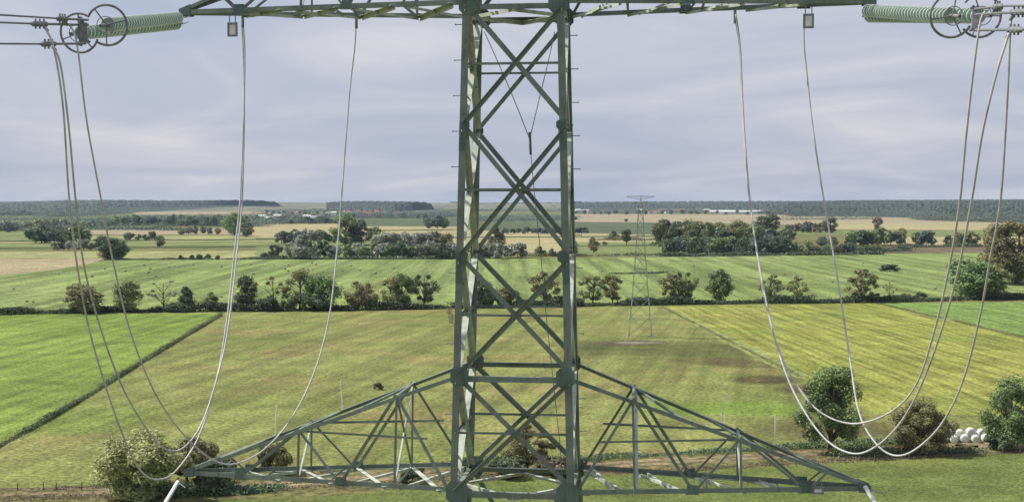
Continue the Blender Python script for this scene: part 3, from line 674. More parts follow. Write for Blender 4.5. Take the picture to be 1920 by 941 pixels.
# ------------------------------------------------------------ bales, houses, posts
m, t, p = base_mat('bale_wrap', .35); t.links.new(ramp(t, noise(t, 3, 3), [(.35, (.62, .63, .62)), (.65, (.82, .82, .80))]), p.inputs[0]); M_wrap = m
m, t, p = base_mat('hay', .95); t.links.new(ramp(t, noise(t, 2, 5), [(.35, (.14, .15, .07)), (.65, (.34, .33, .18))]), p.inputs[0]); M_hay = m
def bale_mesh(r, l, mat):
    b = MB(); Mx = Matrix.Rotation(R(90), 4, 'Y')
    b.lathe([(0, -l/2), (r*.6, -l/2-.03), (r*.93, -l/2+.02), (r, -l/2+.12), (r*1.01, 0), (r, l/2-.12), (r*.93, l/2-.02), (r*.6, l/2+.03), (0, l/2)], Mx, 18)
    me = mesh('bale', b.v, b.f, True); me.materials.append(mat); return me
wb = bale_mesh(.95, 1.5, M_wrap)
for i, (x, y) in enumerate([(1757, 822), (1777, 824), (1797, 823), (1817, 824), (1836, 823), (1767, 813), (1788, 813), (1808, 812), (1828, 813)]):
    o = link('wrapped_bale', wb); g = G(x, y); o.location = (g.x, g.y-3.2, .93); o.rotation_euler = (0, 0, R(75+rnd.uniform(-16, 16)))
    k_ = rnd.uniform(.72, .86); o.scale = (k_, k_, k_); o.location.z = .95*k_
    tag(o, 'white plastic-wrapped round bale in the low heap beside the track', 'bale', 'white wrapped bales beside the track')
hb = bale_mesh(.85, 1.6, M_hay)
spots = [(50, 566), (62, 567), (25, 543), (110, 514), (197, 505), (235, 509), (270, 498), (282, 505), (292, 519), (278, 512), (317, 501), (362, 498), (415, 501), (470, 497), (172, 519), (415, 558), (475, 515), (513, 498), (541, 498), (534, 505), (540, 509), (585, 494), (592, 497), (605, 511), (586, 506), (642, 509), (658, 499), (675, 508), (704, 513), (738, 504), (645, 548), (1100, 540), (1128, 509), (1618, 494), (1753, 542), (1470, 515), (1300, 500), (1560, 530), (1420, 505)]
for i, (x, y) in enumerate(spots):
    g = G(x, y); o = link('hay_bale', hb); o.location = (g.x, g.y, .8); o.rotation_euler = (0, 0, rnd.random()*3.1)
    s = rnd.uniform(.55, .85); o.scale = (s, s*1.1, s*.8); o.location.z = .6*s
    tag(o, 'small dark round bale lying in the wide green field beyond the hedge', 'bale', 'round bales in the wide green field')
def wall_mat(name, c): return steel(name, c, .12, .8, .3)
WM = [wall_mat('white_render', (.66, .65, .62)), wall_mat('cream_render', (.55, .50, .40)), wall_mat('grey_render', (.38, .38, .38))]
RM = [wall_mat('red_tiles', (.30, .12, .08)), wall_mat('dark_tiles', (.09, .085, .09)), wall_mat('pale_sheet_roof', (.60, .60, .60))]
m, t, p = base_mat('window_glass', .1); p.inputs[0].default_value = (.04, .05, .06, 1); M_win = m
hr = random.Random(3)
def house(x, y, lw, dp, wh, rh, wi, ri, label, group, z=0, cat='house', name='house'):
    g = G(x, y, z); e = empty(name, (g.x, g.y, z-.2), hr.uniform(-.5, .5)); tag(e, label, cat, group)
    b = MB(); b.box((0, 0, wh/2), (lw/2, dp/2, wh/2)); b.build('wall', WM[wi], e)
    r = MB(); o = .5; A = [(-lw/2-o, -dp/2-o, wh+.003), (lw/2+o, -dp/2-o, wh+.003), (lw/2+o, dp/2+o, wh+.003), (-lw/2-o, dp/2+o, wh+.003), (-lw/2-o, 0, wh+rh), (lw/2+o, 0, wh+rh)]
    r.add(A, [(0, 1, 5, 4), (2, 3, 4, 5), (0, 4, 3), (1, 2, 5), (0, 3, 2, 1)]); r.build('roof', RM[ri], e)
    n = max(2, int(lw/4))
    for k in range(min(n, 6)):
        q = MB(); q.box((-lw/2+lw*(k+.5)/min(n, 6), -dp/2-.04, wh*.55), (.6, .05, .7)); q.build('window', M_win, e)
    return e
for x in (1345, 1362, 1380, 1398, 1416, 1434, 1452):
    house(x+hr.uniform(-3, 3), 400.5+hr.uniform(-.5, .5), 46, 14, 7, 5, 0, 2, 'long white farm shed with a pale roof in the row behind the pinkish field', 'white farm sheds beyond the pinkish field', cat='shed', name='farm_shed')
for x, y in ((1105, 401), (1122, 400), (1150, 400.5), (1182, 401), (1220, 400), (1228, 401), (1250, 400), (1290, 398.5)):
    house(x, y, 15, 10, 6, 4, hr.randrange(2), hr.randrange(2), 'small pale house with pitched roof in the far hamlet beside the distant pylon', 'houses of the far hamlet')
for x, y in ((492, 410), (505, 414), (520, 409), (548, 411), (575, 410), (590, 413), (604, 409), (615, 404), (540, 402), (560, 401)):
    house(x, y, 18, 12, 6, 4, hr.randrange(2), hr.randrange(3), 'small pale house among the far trees left of the single cable', 'houses among the far trees at left', z=0)
for x, y in ((650, 398), (664, 395), (690, 394), (702, 393), (715, 396), (735, 395), (752, 397), (668, 404), (690, 406), (720, 405), (750, 406)):
    house(x, y, 20, 13, 8, 6, hr.randrange(2), hr.randrange(3), 'small village house among the trees on the wooded hill left of the mast', 'village houses on the wooded hill', z=0)
for x, y in ((1084, 398), (1098, 399), (1135, 398), (1165, 398.5), (1200, 398), (1240, 398.5), (1265, 399), (1278, 398), (1310, 398), (1325, 397.5)):
    house(x, y, 22, 14, 8, 5, hr.randrange(2), hr.randrange(3), 'small pale building in the scattered line behind the pinkish field', 'scattered buildings behind the pinkish field')
for x, y in ((672, 400), (684, 402), (697, 399), (706, 401), (716, 402), (728, 400), (744, 403), (760, 401), (655, 402)):
    house(x, y, 16, 11, 7, 5, hr.randrange(2), hr.randrange(2), 'small village house at the foot of the wooded hill left of the mast', 'village houses at the hill foot')
house(626, 410, 11, 9, 15, 3, 0, 2, 'tall bright white building left of the village beside the single cable', None, cat='building', name='building')
# fence posts along the track
def fence(pts, n, label, hgt=1.3):
    P = spline([G(*p) for p in pts], 10); e = empty('wire_fence', P[0]); tag(e, label, 'fence')
    Q = [P[int(i*(len(P)-1)/(n-1))]-P[0] for i in range(n)]
    for q in Q:
        b = MB(); b.tube([q, q+Vector((.03, 0, hgt))], [.08, .065], 6); b.build('post', M_bark, e)
    b = MB()
    for i in range(n-1):
        for hh in (.5, 1.1): b.tube([Q[i]+Vector((0, 0, hh)), Q[i+1]+Vector((0, 0, hh))], .012, 4, cap=False)
    b.build('wire', M_galv, e)
fence([(-40, 922), (200, 917), (420, 904)], 13, 'low post and wire fence above the track at the lower left')
fence([(1640, 866), (1800, 857), (1960, 850)], 10, 'low post and wire fence below the track at the lower right')

# ------------------------------------------------------------ lattice tower
YAW = R(-6.0); TC = Vector((.15, 31.2, HC))
T = empty('lattice_tower', (TC.x, TC.y, 0), YAW); tag(T, 'huge green painted steel lattice power pylon filling the centre, with two crossarms in view', 'pylon')
RZ = Matrix.Rotation(YAW, 3, 'Z')
def loc2w(p): return RZ @ Vector(p) + Vector((TC.x, TC.y, 0))
def w2loc(p): return RZ.inverted() @ (Vector(p)-Vector((TC.x, TC.y, 0)))
def hw(z):
    r = z-HC
    if r > 4.65: return 1.2-.03*(r-4.65)
    if r > -6.9: return 1.2+(4.65-r)*.0238
    return 1.475+(-6.9-r)*.082
def cor(sx_, sy_, r): h = hw(HC+r); return Vector((sx_*h, sy_*h, HC+r))
# legs
LEV = [-42, -33.5, -26, -19, -12.8, -6.9, -4.15, -1.3, 1.8, 4.65, 7.5, 10, 12.3, 14.5, 16.5]
legs = {}
for sx_ in (-1, 1):
    for sy_ in (-1, 1):
        b = MB()
        for i in range(len(LEV)-1):
            r0, r1 = LEV[i], LEV[i+1]
            b.angle(cor(sx_, sy_, r0), cor(sx_, sy_, r1), (-sx_, 0, 0), (0, -sy_, 0), .17 if r0 < 4 else .14, .018)
        lg = b.build('leg', M_steel, T); legs[(sx_, sy_)] = lg
        sb = MB(); r = -8.0; k = 0
        while r < 8:
            if k % 2: d = Vector((sx_, 0, 0)); o = Vector((0, -sy_*.08, 0))
            else: d = Vector((0, sy_, 0)); o = Vector((-sx_*.08, 0, 0))
            c = cor(sx_, sy_, r)+o
            if (sx_, sy_) in ((1, 1), (-1, -1)): sb = MB(); sb.tube([c-d*.02, c+d*.165], .011, 6); sb.tube([c+d*.16, c+d*.18], .02, 6); sb.build('step_bolt', M_galv, lg)
            r += .42; k += 1
        # splice plates and bolt rows
        for zc in (1.55, -1.6):
            s2 = MB(); a = cor(sx_, sy_, zc-.35)+Vector((sx_*.004, sy_*.004, 0)); c = cor(sx_, sy_, zc+.35)+Vector((sx_*.004, sy_*.004, 0))
            s2.bar(a, c, (-sx_, 0, 0), .16, .012, (0, 0) if sx_*sy_ > 0 else (0, -.012))
            for q in range(6):
                for xx in (.05, .11):
                    c2 = a.lerp(c, (q+.5)/6)+Vector((-sx_*xx, 0, 0)); s2.tube([c2, c2+Vector((0, sy_*.03, 0))], .016, 6)
            s2.build('splice_plate', M_plate, lg)
# faces
fd = {'front': (Vector((1, 0, 0)), Vector((0, -1, 0))), 'rear': (Vector((1, 0, 0)), Vector((0, 1, 0))), 'left': (Vector((0, 1, 0)), Vector((-1, 0, 0))), 'right': (Vector((0, 1, 0)), Vector((1, 0, 0)))}
def fpt(nm, s, r):
    u, n = fd[nm]; h = hw(HC+r); return u*(s*(h-.06))+n*(h-.02)+Vector((0, 0, HC+r))
def gusset(par, nm, s, r, wd, ht):
    u, n = fd[nm]; c = fpt(nm, s*.93, r)+n*.028; a, b_ = wd/2, ht/2
    b = MB(); pts = [(-a, -b_*.55), (-a*.55, -b_), (a*.55, -b_), (a, -b_*.55), (a, b_*.55), (a*.55, b_), (-a*.55, b_), (-a, b_*.55)]
    b.plate([c+u*x+Vector((0, 0, y)) for x, y in pts], n*.014)
    for i in range(4):
        for j in range(5):
            q = c+u*(-a*.6+a*1.2*i/3)+Vector((0, 0, -b_*.7+b_*1.4*j/4))+n*.014
            b.tube([q, q+n*.016], .014, 6)
    b.build('gusset_plate', M_plate, par)
main = [-6.9, -4.15, -1.3, 1.8, 4.65]
for nm in fd:
    u, n = fd[nm]; side = nm in ('left', 'right')
    for i in range(4):
        r0, r1 = main[i], main[i+1]; wd = .115 if not side else .155
        for k, (s0, s1) in enumerate(((-1, 1), (1, -1))):
            a = fpt(nm, s0, r0+.05); b_ = fpt(nm, s1, r1-.05); off = -n*(.02+.016*k+(.0 if k == 0 else .105))
            br = MB(); dr = (b_-a).normalized(); perp = n.cross(dr)
            if perp.z < 0: perp = -perp
            inw = -n if k else n
            o_ = -n*(.03 if k else .012)
            if k: br.angle(a-n*.03, b_-n*.03, -perp if side else perp, -n, wd)
            else: br.angle(a-n*.006, b_-n*.006, -perp, -n, wd) if side else br.angle(a-n*.004, b_-n*.004, -perp, n, wd*.92)
            br.build('diagonal_brace', M_steel_lit if side else M_steel, T)
        rm = (r0+r1)/2
        if True:
            br = MB(); br.angle(fpt(nm, -1, rm)-n*.05, fpt(nm, 1, rm)-n*.05, (0, 0, 1), -n, .055, .008); br.build('thin_strut', M_steel, T)
            if nm in ('left', 'right'):
                for q in (.25, .75):
                    rr = r0+(r1-r0)*q; br = MB(); br.angle(fpt(nm, -1, rr)-n*.05, fpt(nm, -.5 if q < .5 else -.5, rr)-n*.05, (0, 0, 1), -n, .045, .007); br.build('thin_strut', M_steel, T)
    for r in (-6.9, -4.15, 4.65):
        br = MB(); br.angle(fpt(nm, -1, r)-n*.012, fpt(nm, 1, r)-n*.012, (0, 0, -1), -n, .13 if nm in ('front', 'rear') else .11, .012); br.build('horizontal_strut', M_steel, T)
    for r, s_ in ((-6.9, .52), (-4.15, .44), (-1.3, .26), (1.8, .2), (4.65, .46)):
        if nm in ('front', 'rear'):
            for s0 in (-1, 1): gusset(legs[(s0, -1 if nm == 'front' else 1)], nm, s0, r, s_, s_*1.05)
# plan bracing at arm levels
for r in (-6.9, 4.65):
    mids = [fpt('front', 0, r), fpt('right', 0, r), fpt('rear', 0, r), fpt('left', 0, r)]
    for i in range(4):
        br = MB(); br.angle(mids[i]*1-Vector((0, 0, .1)), mids[(i+1) % 4]-Vector((0, 0, .1)), (0, 0, -1), Vector((0, 0, HC+r))-mids[i], .09, .01); br.build('plan_brace', M_steel_lit, T)
for r in (-1.3,):
    br = MB(); br.angle(cor(-1, 1, r)*1, cor(1, 1, r)*1, (0, 0, -1), (0, -1, 0), .04, .006)
# parts above and below the frame
for (ra, rb, nmq) in ((-42, -6.9, 'lower_body'), (4.65, 16.5, 'upper_body')):
    b = MB(); lv = [l for l in LEV if ra <= l <= rb]
    for nm in fd:
        u, n = fd[nm]
        for i in range(len(lv)-1):
            b.angle(fpt(nm, -1, lv[i]), fpt(nm, 1, lv[i+1]), (0, 0, 1), -n, .11); b.angle(fpt(nm, 1, lv[i])-n*.02, fpt(nm, -1, lv[i+1])-n*.02, (0, 0, 1), -n, .11)
            if lv[i] not in (-42, -6.9, 4.65): b.angle(fpt(nm, -1, lv[i])-n*.03, fpt(nm, 1, lv[i])-n*.03, (0, 0, 1), -n, .09)
    b.build(nmq, M_steel, T)
fo = MB()
for sx_ in (-1, 1):
    for sy_ in (-1, 1): c = cor(sx_, sy_, -42); fo.lathe([(.0, .45), (.45, .45), (.5, .38), (.62, -.3)], Matrix.Translation((c.x, c.y, 0)), 16)
m, t, p = base_mat('concrete', .9); t.links.new(ramp(t, noise(t, 3, 5), [(.3, (.28, .27, .25)), (.7, (.42, .41, .38))]), p.inputs[0])
fo.build('footing', m, T)
# crossarms
ARM = 8.42
tips = {}
def crossarm(sd_, r, rise, upper):
    h = hw(HC+r); tip = Vector((sd_*ARM, 0, HC+r+(.03 if upper else -.05))); tips[(sd_, upper)] = tip
    rt = r+rise; ht = hw(HC+rt)
    Bf = lambda s, y: Vector((sd_*h, y*h, HC+r)).lerp(tip+Vector((0, y*.10, 0)), s)
    Tf = lambda s, y: Vector((sd_*ht, y*ht, HC+rt)).lerp(tip+Vector((0, y*.10, .16)), s)
    b = MB()
    for y in (-1, 1):
        b.angle(Bf(0, y), Bf(1, y), (0, 0, 1), (0, -y, 0), .115, .014); b.angle(Tf(0, y), Tf(1, y), (0, 0, -1), (0, -y, 0), .09, .012)
    arm = b.build('crossarm', M_steel, T)
    pl = MB()
    for y in (-1, 1):
        c = [Bf(.975, y)+Vector((0, y*.006, -.03)), tip+Vector((sd_*.12, y*.11, -.05)), tip+Vector((sd_*.12, y*.11, .13)), Tf(.975, y)+Vector((0, y*.006, .02))]
        pl.plate(c, (0, y*.012, 0))
    pl.box(tip+Vector((sd_*.05, 0, .02)), (.06, .10, .07)); pl.build('tip_plate', M_plate, arm)
    def mem(a, b_, wd, mat=M_steel, up=(0, 0, 1), side=(0, 1, 0), t_=.009):
        q = MB(); q.angle(a, b_, up, side, wd, t_); q.build('lattice_brace', mat, arm)
    Bn = [0, .40, .79]; Tn = [.20, .565, .87]
    for y in (-1, 1):
        ii = Vector((0, -y*.03, 0))
        seq = [Bf(0, y), Tf(.20, y), Bf(.40, y), Tf(.565, y), Bf(.79, y), Tf(.87, y)]
        for i in range(5): mem(seq[i]+ii, seq[i+1]+ii, [.066, .076, .052, .062, .045][i], M_steel, (0, -y, 0), (sd_, 0, 0))
        for s in Tn[:2]: mem(Tf(s, y)+ii*1.6, Bf(s, y)+ii*1.6, .05, M_steel, (0, -y, 0), (sd_, 0, 0))
        a = Bf(0, y).lerp(Tf(.20, y), .44); c = Tf(.565, y); c = Tf(.60, y) if False else c; mem(Vector((a.x, a.y, c.z-.06))+ii*2, c+Vector((0, 0, -.06))+ii*2, .05, M_steel, (0, 0, 1), (0, -y, 0))
    # section frames
    for s in Tn[:2]:
        mem(Tf(s, -1), Tf(s, 1), .06, M_steel, (0, 0, -1), (sd_, 0, 0))
    mem(Tf(.20, 1)+Vector((0, -.05, 0)), Bf(.20, -1)+Vector((0, .05, 0)), .12 if sd_ > 0 else .05, M_steel_lit, (0, -1, .3), (sd_, 0, 0), .012)
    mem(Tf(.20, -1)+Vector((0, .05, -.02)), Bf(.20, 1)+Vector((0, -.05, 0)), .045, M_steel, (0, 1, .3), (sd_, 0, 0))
    mem(Tf(.565, 1)+Vector((0, -.05, 0)), Bf(.565, -1)+Vector((0, .05, 0)), .045, M_steel_lit, (0, 1, .3), (sd_, 0, 0))
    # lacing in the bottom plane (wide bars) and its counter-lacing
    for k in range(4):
        s = .03+.2*k; fs, rs = (s, s+.165) if sd_ < 0 else (s+.11, s+.01); mem(Bf(fs, -1)+Vector((0, 0, .035)), Bf(rs, 1)+Vector((0, 0, .035)), .125-.014*k-(.05 if sd_ > 0 else 0), M_steel_lit, (sd_, 0, 0), (0, 0, -1))
        mem(Bf(max(0, s-.03), 1)+Vector((0, 0, .012)), Bf(s+.155, -1)+Vector((0, 0, .012)), .065, M_steel_lit, (sd_, 0, 0), (0, 0, -1))
    for k in range(3):
        s = .2+.25*k; mem(Tf(s, 1)+Vector((0, 0, -.02)), Tf(s+.17, -1)+Vector((0, 0, -.02)), .055, M_steel, (sd_, 0, 0), (0, 0, -1))
        mem(Bf(.2+.25*k, 1), Bf(.2+.25*k, -1), .05, M_steel, (0, 0, 1), (sd_, 0, 0))
    # node plates on the lower chords
    for s in (.40, .79):
        for y in (-1, 1):
            c = Bf(s, y)+Vector((0, y*.006, .0)); q = MB(); q.plate([c+Vector((-.16, 0, -.03)), c+Vector((.16, 0, -.03)), c+Vector((.12, 0, .2)), c+Vector((-.12, 0, .2))], (0, y*.012, 0)); q.build('node_plate', M_plate, arm)
    return arm, Bf, Tf
A_ul, BfUL, TfUL = crossarm(-1, 4.65, 2.85, True)
A_ur, BfUR, TfUR = crossarm(1, 4.65, 2.85, True)
A_ll, BfLL, TfLL = crossarm(-1, -6.9, 2.75, False)
A_lr, BfLR, TfLR = crossarm(1, -6.9, 2.75, False)
# bird spikes (thin pale rods) on the lower arms
for (Tf_, arm, ss) in ((TfLL, A_ll, (.70, .46)), (TfLR, A_lr, (.52, .70))):
    for s in ss:
        q = MB(); c = Tf_(s, 1); q.tube([c, c+Vector((0, 0, .25)), c+Vector((rnd.uniform(-.12, .05), 0, .75))], .012, 5); q.build('spike', M_white, arm)

# ------------------------------------------------------------ hanging plates
def framed_plate(px, py, Y, wd, ht, label):
    c = at(px, py, Y); e = empty('marker_plate', c, YAW); tag(e, label, 'plate')
    b = MB(); tt = .045
    for s in (-1, 1): b.box((s*(wd/2-tt/2), 0, 0), (tt/2, .02, ht/2)); b.box((0, 0, s*(ht/2-tt/2)), (wd/2-tt, .02, tt/2))
    b.build('frame', M_galv, e); b = MB(); b.box((0, .004, 0), (wd/2-tt, .008, ht/2-tt)); b.build('panel', M_white, e)
    b = MB()
    for s in (-1, 1): b.box((s*wd*.3, 0, ht/2+.09), (.012, .006, .09))
    b.build('hanger', M_galv, e)
framed_plate(436, 56, 31.2, .25, .34, 'small dark framed plate hanging under the upper left crossarm near its tip')
framed_plate(1516, 40, 30.0, .25, .34, 'small dark framed plate hanging under the upper right crossarm near its tip')
framed_plate(1534, 919, 29.9, .27, .17, 'small dark framed plate under the lower right crossarm near its tip')

# ------------------------------------------------------------ insulator strings
def disc_mesh():
    b = MB(); b.lathe([(.02, -.075), (.05, -.07), (.055, -.01), (.07, .0), (.115, .012), (.148, .036), (.15, .05), (.135, .046), (.11, .030), (.09, .036), (.07, .022), (.04, .03), (.02, .075)], Matrix.Identity(4), 18)
    me = mesh('disc', b.v, b.f, True); me.materials.append(M_glass); me.materials.append(M_rim_lit)
    for pl in me.polygons:
        if 4*18 <= pl.index < 7*18: pl.material_index = 1
    return me
DM = disc_mesh()
def insulator(a, b_, label, nd_=30, f0=.05, f1=.93, ring=True, gap=0):
    a = Vector(a); b_ = Vector(b_); d = b_-a; Ln = d.length; e = empty('insulator_string', a); tag(e, label, 'insulator', 'glass insulator strings of the pylon')
    q = d.to_track_quat('Z', 'Y'); e.rotation_mode = 'QUATERNION'; e.rotation_quaternion = q
    b = MB(); b.tube([(0, 0, 0), (0, 0, Ln)], .018, 8)
    b.tube([(0, 0, 0), (0, 0, Ln*f0)], .03, 8); b.tube([(0, 0, Ln*f1), (0, 0, Ln)], .035, 8); b.build('link_rod', M_galv, e)
    for i in range(nd_):
        o = link('disc', DM, e); o.location = (0, 0, Ln*(f0+(f1-f0)*(i+.5)/nd_)); k = Ln*(f1-f0)/nd_/.17; o.scale = (1, 1, k)
    if ring:
        qi = q.inverted(); rt = qi @ Vector((1, 0, 0)); rt.z = 0; rt.normalize(); up = Vector((0, 0, 1)).cross(rt)
        if (qi @ Vector((0, 0, 1))).dot(up) < 0: up = -up
        b = MB(); rr = .39; zc = Vector((0, 0, Ln*(f1+.005))); P = []
        for k in range(37):
            an = R(gap+38)+R(284)*k/36; P.append(rt*rr*math.cos(an)+up*rr*math.sin(an)+zc)
        b.tube(P, .024, 8); b.build('corona_ring', M_galv, e)
        for an in (gap+70, gap+180, gap+290):
            b = MB(); b.tube([rt*rr*math.cos(R(an))+up*rr*math.sin(R(an))+zc, zc+Vector((0, 0, .04))], .014, 6); b.build('ring_spoke', M_galv, e)
        b = MB(); P = [rt*.17*math.cos(R(k*12))+up*.17*math.sin(R(k*12))+zc+Vector((0, 0, .1)) for k in range(30)]; b.tube(P, .009, 6, close=True); b.build('small_ring', M_galv, e)
    b = MB(); b.tube([(.03, 0, .1), (.14, .0, .2), (.30, .04, .45)], .012, 6); b.build('arcing_horn', M_galv, e)
    return e
tL = loc2w(tips[(-1, True)]+Vector((-.1, 0, 0))); tR = loc2w(tips[(1, True)]+Vector((.1, 0, 0)))
insulator(at(341, 33, 31.9), at(188, 49, 24.6), 'upper glass string of the left pair on the upper crossarm', gap=195)
insulator(at(342, 44, 31.9), at(132, 64, 25.4), 'lower glass string of the left pair on the upper crossarm', gap=20)
insulator(at(1617, 20, 30.1), at(1800, 31, 22.9), 'upper glass string of the right pair on the upper crossarm', gap=10)
insulator(at(1618, 31, 30.1), at(1858, 30, 23.2), 'lower glass string of the right pair on the upper crossarm', gap=180)
for sd_, (px, py, Y) in ((-1, (334, 902, 31.8)), (1, (1622, 912, 30.1))):
    a = at(px, py, Y); b_ = a+Vector((sd_*.0, -6.2, -1.35))
    e = insulator(a, b_, 'string starting as a bare white rod under the tip of the lower %s crossarm' % ('left' if sd_ < 0 else 'right'), f0=.32, nd_=22)
    q = MB(); q.tube([(0, 0, .02), (0, 0, (b_-a).length*.3)], .05, 8); q.build('fitting', M_white, e)
# ------------------------------------------------------------ yokes and dead-end clamps
def yoke(pts, label):
    c = sum((Vector(p) for p in pts), Vector())/len(pts); e = empty('yoke_plate', c); tag(e, label, 'yoke')
    b = MB(); b.plate([Vector(p)-c for p in pts], (0, .03, 0)); b.build('plate', M_galv, e)
    for p_ in pts: q = Vector(p_)-c; b = MB(); b.tube([q+Vector((0, -.04, 0)), q+Vector((0, .07, 0))], .03, 8); b.build('bolt', M_galv, e)
def clamp(a, b_, label, down=None):
    """dead-end clamp: thick body between a and b with a jumper lug"""
    a = Vector(a); b_ = Vector(b_); e = empty('conductor_clamp', a); tag(e, label, 'clamp'); d = b_-a
    b = MB(); b.tube([(0, 0, 0), d*.70, d*.73, d*.97, d*1.0, d*1.04], [.024, .024, .05, .05, .03, .02], 8); b.build('body', M_galv, e)
    dn = d.normalized(); s = dn.cross(Vector((0, 0, 1)))
    for k in (.77, .85, .93):
        b = MB(); b.tube([d*k+Vector((0, 0, .09)), d*k-Vector((0, 0, .09))], .018, 6); b.tube([d*k+s*.06-Vector((0, 0, .03)), d*k-s*.06-Vector((0, 0, .03))], .02, 6); b.build('bolt', M_galv, e)
    b = MB(); b.tube([d*.80, d*.76-Vector((0, 0, .05)), d*.70-Vector((0, 0, .12))], .028, 8); b.build('lug', M_galv, e)
yL = [at(152, 37, 25.6), at(158, 79, 25.0), at(118, 62, 24.8)]
yoke([at(150, 34, 25.2), at(162, 46, 25.2), at(165, 78, 25.0), at(150, 84, 25.0), at(144, 60, 25.0)], 'grey yoke plate joining the left pair of strings to three conductors')
yoke([at(1824, 14, 22.8), at(1832, 14, 22.8), at(1834, 56, 22.6), at(1822, 56, 22.6)], 'grey yoke plate joining the right pair of strings to three conductors')
clamp(at(165, 38, 25.4), at(108, 35, 23.9), 'upper clamp of the three at the left end, beside the ring')
clamp(at(150, 47, 25.2), at(60, 45, 22.8), 'outermost clamp of the three at the left end')
clamp(at(160, 82, 25.0), at(78, 83, 23.0), 'lowest clamp of the three at the left end')
clamp(at(1826, 18, 22.8), at(1878, 12, 21.7), 'upper clamp of the three at the right end')
clamp(at(1830, 28, 22.7), at(1925, 22, 20.8), 'middle clamp of the three at the right end')
clamp(at(1828, 57, 22.6), at(1916, 56, 20.8), 'lowest clamp of the three at the right end')
for (p0, p1, lb) in (((108, 35, 23.9), (-40, 26, 20.9), 'topmost of the three conductors leaving at the left edge'), ((60, 45, 22.8), (-40, 41, 20.9), 'middle of the three conductors leaving at the left edge'), ((78, 83, 23.0), (-40, 82, 20.9), 'lowest of the three conductors leaving at the left edge'),
                     ((1878, 12, 21.7), (1960, 10, 20.1), 'topmost of the three conductors leaving at the right edge'), ((1925, 22, 20.8), (1990, 18, 19.6), 'middle of the three conductors leaving at the right edge'), ((1916, 56, 20.8), (1990, 53, 19.6), 'lowest of the three conductors leaving at the right edge')):
    a = at(*p0); b_ = at(*p1); d = (b_-a).normalized(); d.z *= .5
    P = [a, b_]+[b_+d*s+Vector((0, 0, .0022*s*s*.12)) for s in (8, 20, 40, 70)]
    q = MB(); q.tube(P, .017, 8); o = q.build('power_conductor', M_darkcable, None, True); tag(o, lb, 'cable', 'power conductors')
# ------------------------------------------------------------ jumper cables
def jumper(pts, Y0, Y1, label, mat, r=.022, grp=None, name='jumper_cable'):
    P = [Vector((x, y, 0)) for x, y in pts]; cum = [0]
    for i in range(1, len(P)): cum.append(cum[-1]+(P[i]-P[i-1]).length)
    W = [at(x, y, Y0+(Y1-Y0)*(3*(c/cum[-1])**2-2*(c/cum[-1])**3)) for (x, y), c in zip(pts, cum)]
    q = MB(); q.tube(spline(W, 14), r, 8); o = q.build(name, mat, None, True); return tag(o, label, 'cable', grp)
JL = 'jumper cables of the left circuit'; JR = 'jumper cables of the right circuit'
jumper([(84, 51), (101, 92), (118, 200), (130, 376), (145, 500), (168, 620), (205, 745), (245, 850), (272, 890), (300, 898), (330, 882), (372, 820), (404, 720), (424, 610), (441, 460), (450, 376), (457, 220), (459, 100), (455, 36)], 23.2, 33.2, 'left jumper cable with the lowest loop, ending at the paired white cables', M_cable, .020, JL)
jumper([(97, 86), (113, 120), (128, 230), (142, 376), (158, 500), (190, 620), (232, 730), (278, 808), (312, 842), (345, 838), (380, 790), (412, 690), (430, 600), (446, 460), (454, 376), (458, 220), (456, 100), (453, 36)], 23.1, 33.4, 'left jumper cable with the shallow loop, twin of the paired white cables', M_cable, .020, JL)
jumper([(121, 39), (137, 58), (146, 95), (163, 230), (190, 376), (212, 490), (244, 620), (290, 735), (345, 815), (400, 862), (445, 868), (500, 838), (552, 775), (592, 690), (618, 590), (633, 460), (640, 376), (655, 180), (665, 90), (668, 38)], 24.6, 33.3, 'left jumper cable that rises alone between the paired cables and the mast', M_cable, .019, JL)
jumper([(1856, 16), (1840, 36), (1828, 110), (1812, 250), (1800, 376), (1780, 500), (1752, 620), (1718, 720), (1670, 772), (1600, 794), (1535, 770), (1487, 710), (1455, 640), (1430, 540), (1410, 410), (1398, 300), (1391, 180), (1386, 90), (1377, 28)], 22.4, 32.2, 'right jumper cable with the highest loop, one of the close pair', M_cable, .021, JR)
jumper([(1892, 62), (1868, 140), (1842, 250), (1822, 376), (1796, 510), (1765, 620), (1728, 720), (1690, 790), (1645, 835), (1600, 850), (1550, 825), (1505, 765), (1470, 690), (1440, 580), (1416, 450), (1402, 330), (1393, 200), (1388, 90), (1380, 28)], 20.9, 32.0, 'right jumper cable with the wide middle loop, other of the close pair', M_cable, .021, JR)
jumper([(1898, 24), (1894, 65), (1888, 200), (1876, 376), (1856, 490), (1836, 600), (1805, 715), (1765, 795), (1715, 843), (1675, 853), (1640, 828), (1610, 770), (1592, 660), (1570, 520), (1545, 376), (1524, 240), (1513, 140), (1508, 90), (1507, 36)], 21.4, 31.4, 'right jumper cable that rises alone to the framed plate', M_cable, .021, JR)
# little hangers where the far ends meet the arm
for x, y, Y, lb in ((455, 36, 33.2, 'clamp on the upper left crossarm where two cables meet'), (668, 38, 33.2, 'clamp on the upper left crossarm above the single cable'), (1378, 28, 32.1, 'clamp on the upper right crossarm where two cables meet')):
    c = at(x, y, Y); e = empty('cable_clamp', c); tag(e, lb, 'clamp'); b = MB(); b.tube([(0, 0, -.22), (0, 0, .2)], .04, 8); b.build('body', M_galv, e); b = MB(); b.box((0, -.25, .2), (.03, .4, .02)); b.build('bracket', M_galv, e)
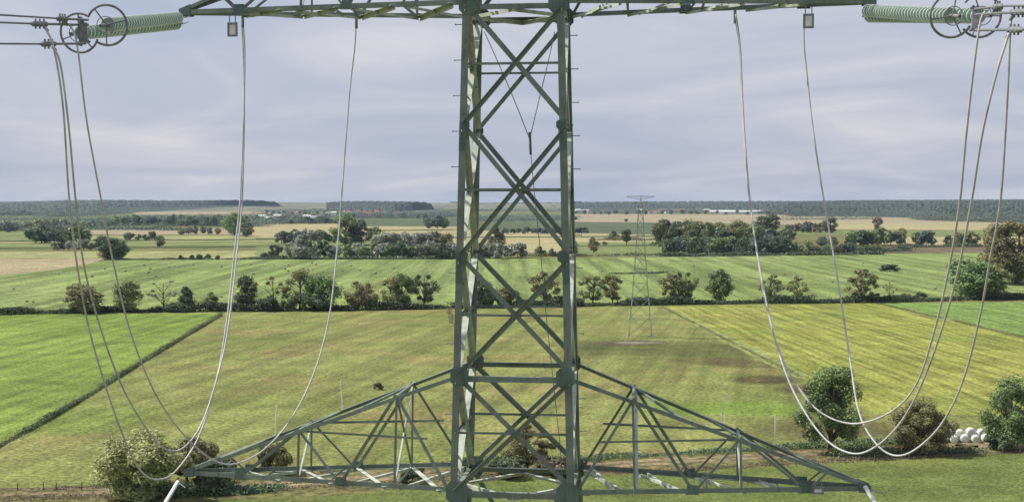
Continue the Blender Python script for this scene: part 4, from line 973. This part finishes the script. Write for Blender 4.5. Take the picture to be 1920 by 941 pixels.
# ------------------------------------------------------------ rope in the mast
e = empty('hoisting_rope', at(993, 262, 31.3)); tag(e, 'thin grey rope sling hanging inside the mast with a long tail', 'rope')
o0 = e.location
def rp(pts, r, name):
    q = MB(); q.tube(spline([at(*p)-o0 for p in pts], 8), r, 6); q.build(name, M_rope, e, True)
rp([(908, 60, 31.8), (935, 120, 31.6), (965, 190, 31.4), (992, 258, 31.3)], .011, 'sling_leg')
rp([(1040, 60, 31.8), (1027, 120, 31.6), (1010, 190, 31.4), (994, 258, 31.3)], .011, 'sling_leg')
rp([(993, 248, 31.3), (994, 262, 31.3), (995, 290, 31.3)], .032, 'hook')
rp([(994, 270, 31.3), (999, 330, 31.3), (1006, 400, 31.3), (1014, 480, 31.3), (1025, 600, 31.3), (1040, 740, 31.3), (1052, 860, 31.3), (1060, 1000, 31.3)], .009, 'tail')

# ------------------------------------------------------------ distant pylon
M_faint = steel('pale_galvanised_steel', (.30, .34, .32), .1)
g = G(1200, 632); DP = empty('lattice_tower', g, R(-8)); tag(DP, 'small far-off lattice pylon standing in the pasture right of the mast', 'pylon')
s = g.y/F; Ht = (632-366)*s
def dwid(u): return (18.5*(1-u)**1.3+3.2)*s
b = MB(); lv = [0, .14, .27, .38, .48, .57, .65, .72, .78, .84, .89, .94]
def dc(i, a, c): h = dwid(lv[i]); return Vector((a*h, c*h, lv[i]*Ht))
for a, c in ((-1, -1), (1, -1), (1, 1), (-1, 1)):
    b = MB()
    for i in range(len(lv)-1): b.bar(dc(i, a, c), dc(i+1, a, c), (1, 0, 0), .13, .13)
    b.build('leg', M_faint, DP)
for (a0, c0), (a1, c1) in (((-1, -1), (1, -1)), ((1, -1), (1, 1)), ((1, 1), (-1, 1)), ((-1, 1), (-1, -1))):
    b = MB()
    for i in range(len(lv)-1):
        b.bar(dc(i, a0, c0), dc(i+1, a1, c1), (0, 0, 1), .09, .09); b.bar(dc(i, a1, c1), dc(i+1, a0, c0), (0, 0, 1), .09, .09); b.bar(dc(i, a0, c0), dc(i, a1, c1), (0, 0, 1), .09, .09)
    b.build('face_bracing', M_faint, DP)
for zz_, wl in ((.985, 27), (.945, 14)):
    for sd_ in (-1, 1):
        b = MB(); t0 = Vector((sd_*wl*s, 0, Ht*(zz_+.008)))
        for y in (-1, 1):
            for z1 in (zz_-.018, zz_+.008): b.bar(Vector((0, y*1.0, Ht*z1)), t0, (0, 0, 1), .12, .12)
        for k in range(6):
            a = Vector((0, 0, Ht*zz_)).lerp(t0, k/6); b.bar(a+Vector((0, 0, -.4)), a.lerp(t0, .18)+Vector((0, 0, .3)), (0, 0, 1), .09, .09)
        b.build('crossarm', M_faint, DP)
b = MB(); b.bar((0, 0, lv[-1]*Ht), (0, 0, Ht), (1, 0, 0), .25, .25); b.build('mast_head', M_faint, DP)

# ------------------------------------------------------------ haze
hz, t, p = base_mat('haze'); t.nodes.remove(p); v = nd(t, 'ShaderNodeVolumePrincipled'); v.inputs['Density'].default_value = 3.4e-5; v.inputs['Color'].default_value = (.62, .78, 1, 1); v.inputs['Anisotropy'].default_value = .0
t.links.new(v.outputs[0], t.nodes['Material Output'].inputs['Volume'])
b = MB(); x0, x1, y0, y1, z0, z1 = -14000, 14000, -200, 12500, -8, 75
b.box(((x0+x1)/2, (y0+y1)/2, (z0+z1)/2), ((x1-x0)/2, (y1-y0)/2, (z1-z0)/2)); o = b.build('haze', hz); tag(o, 'pale summer haze over the plain', 'haze', kind='stuff')
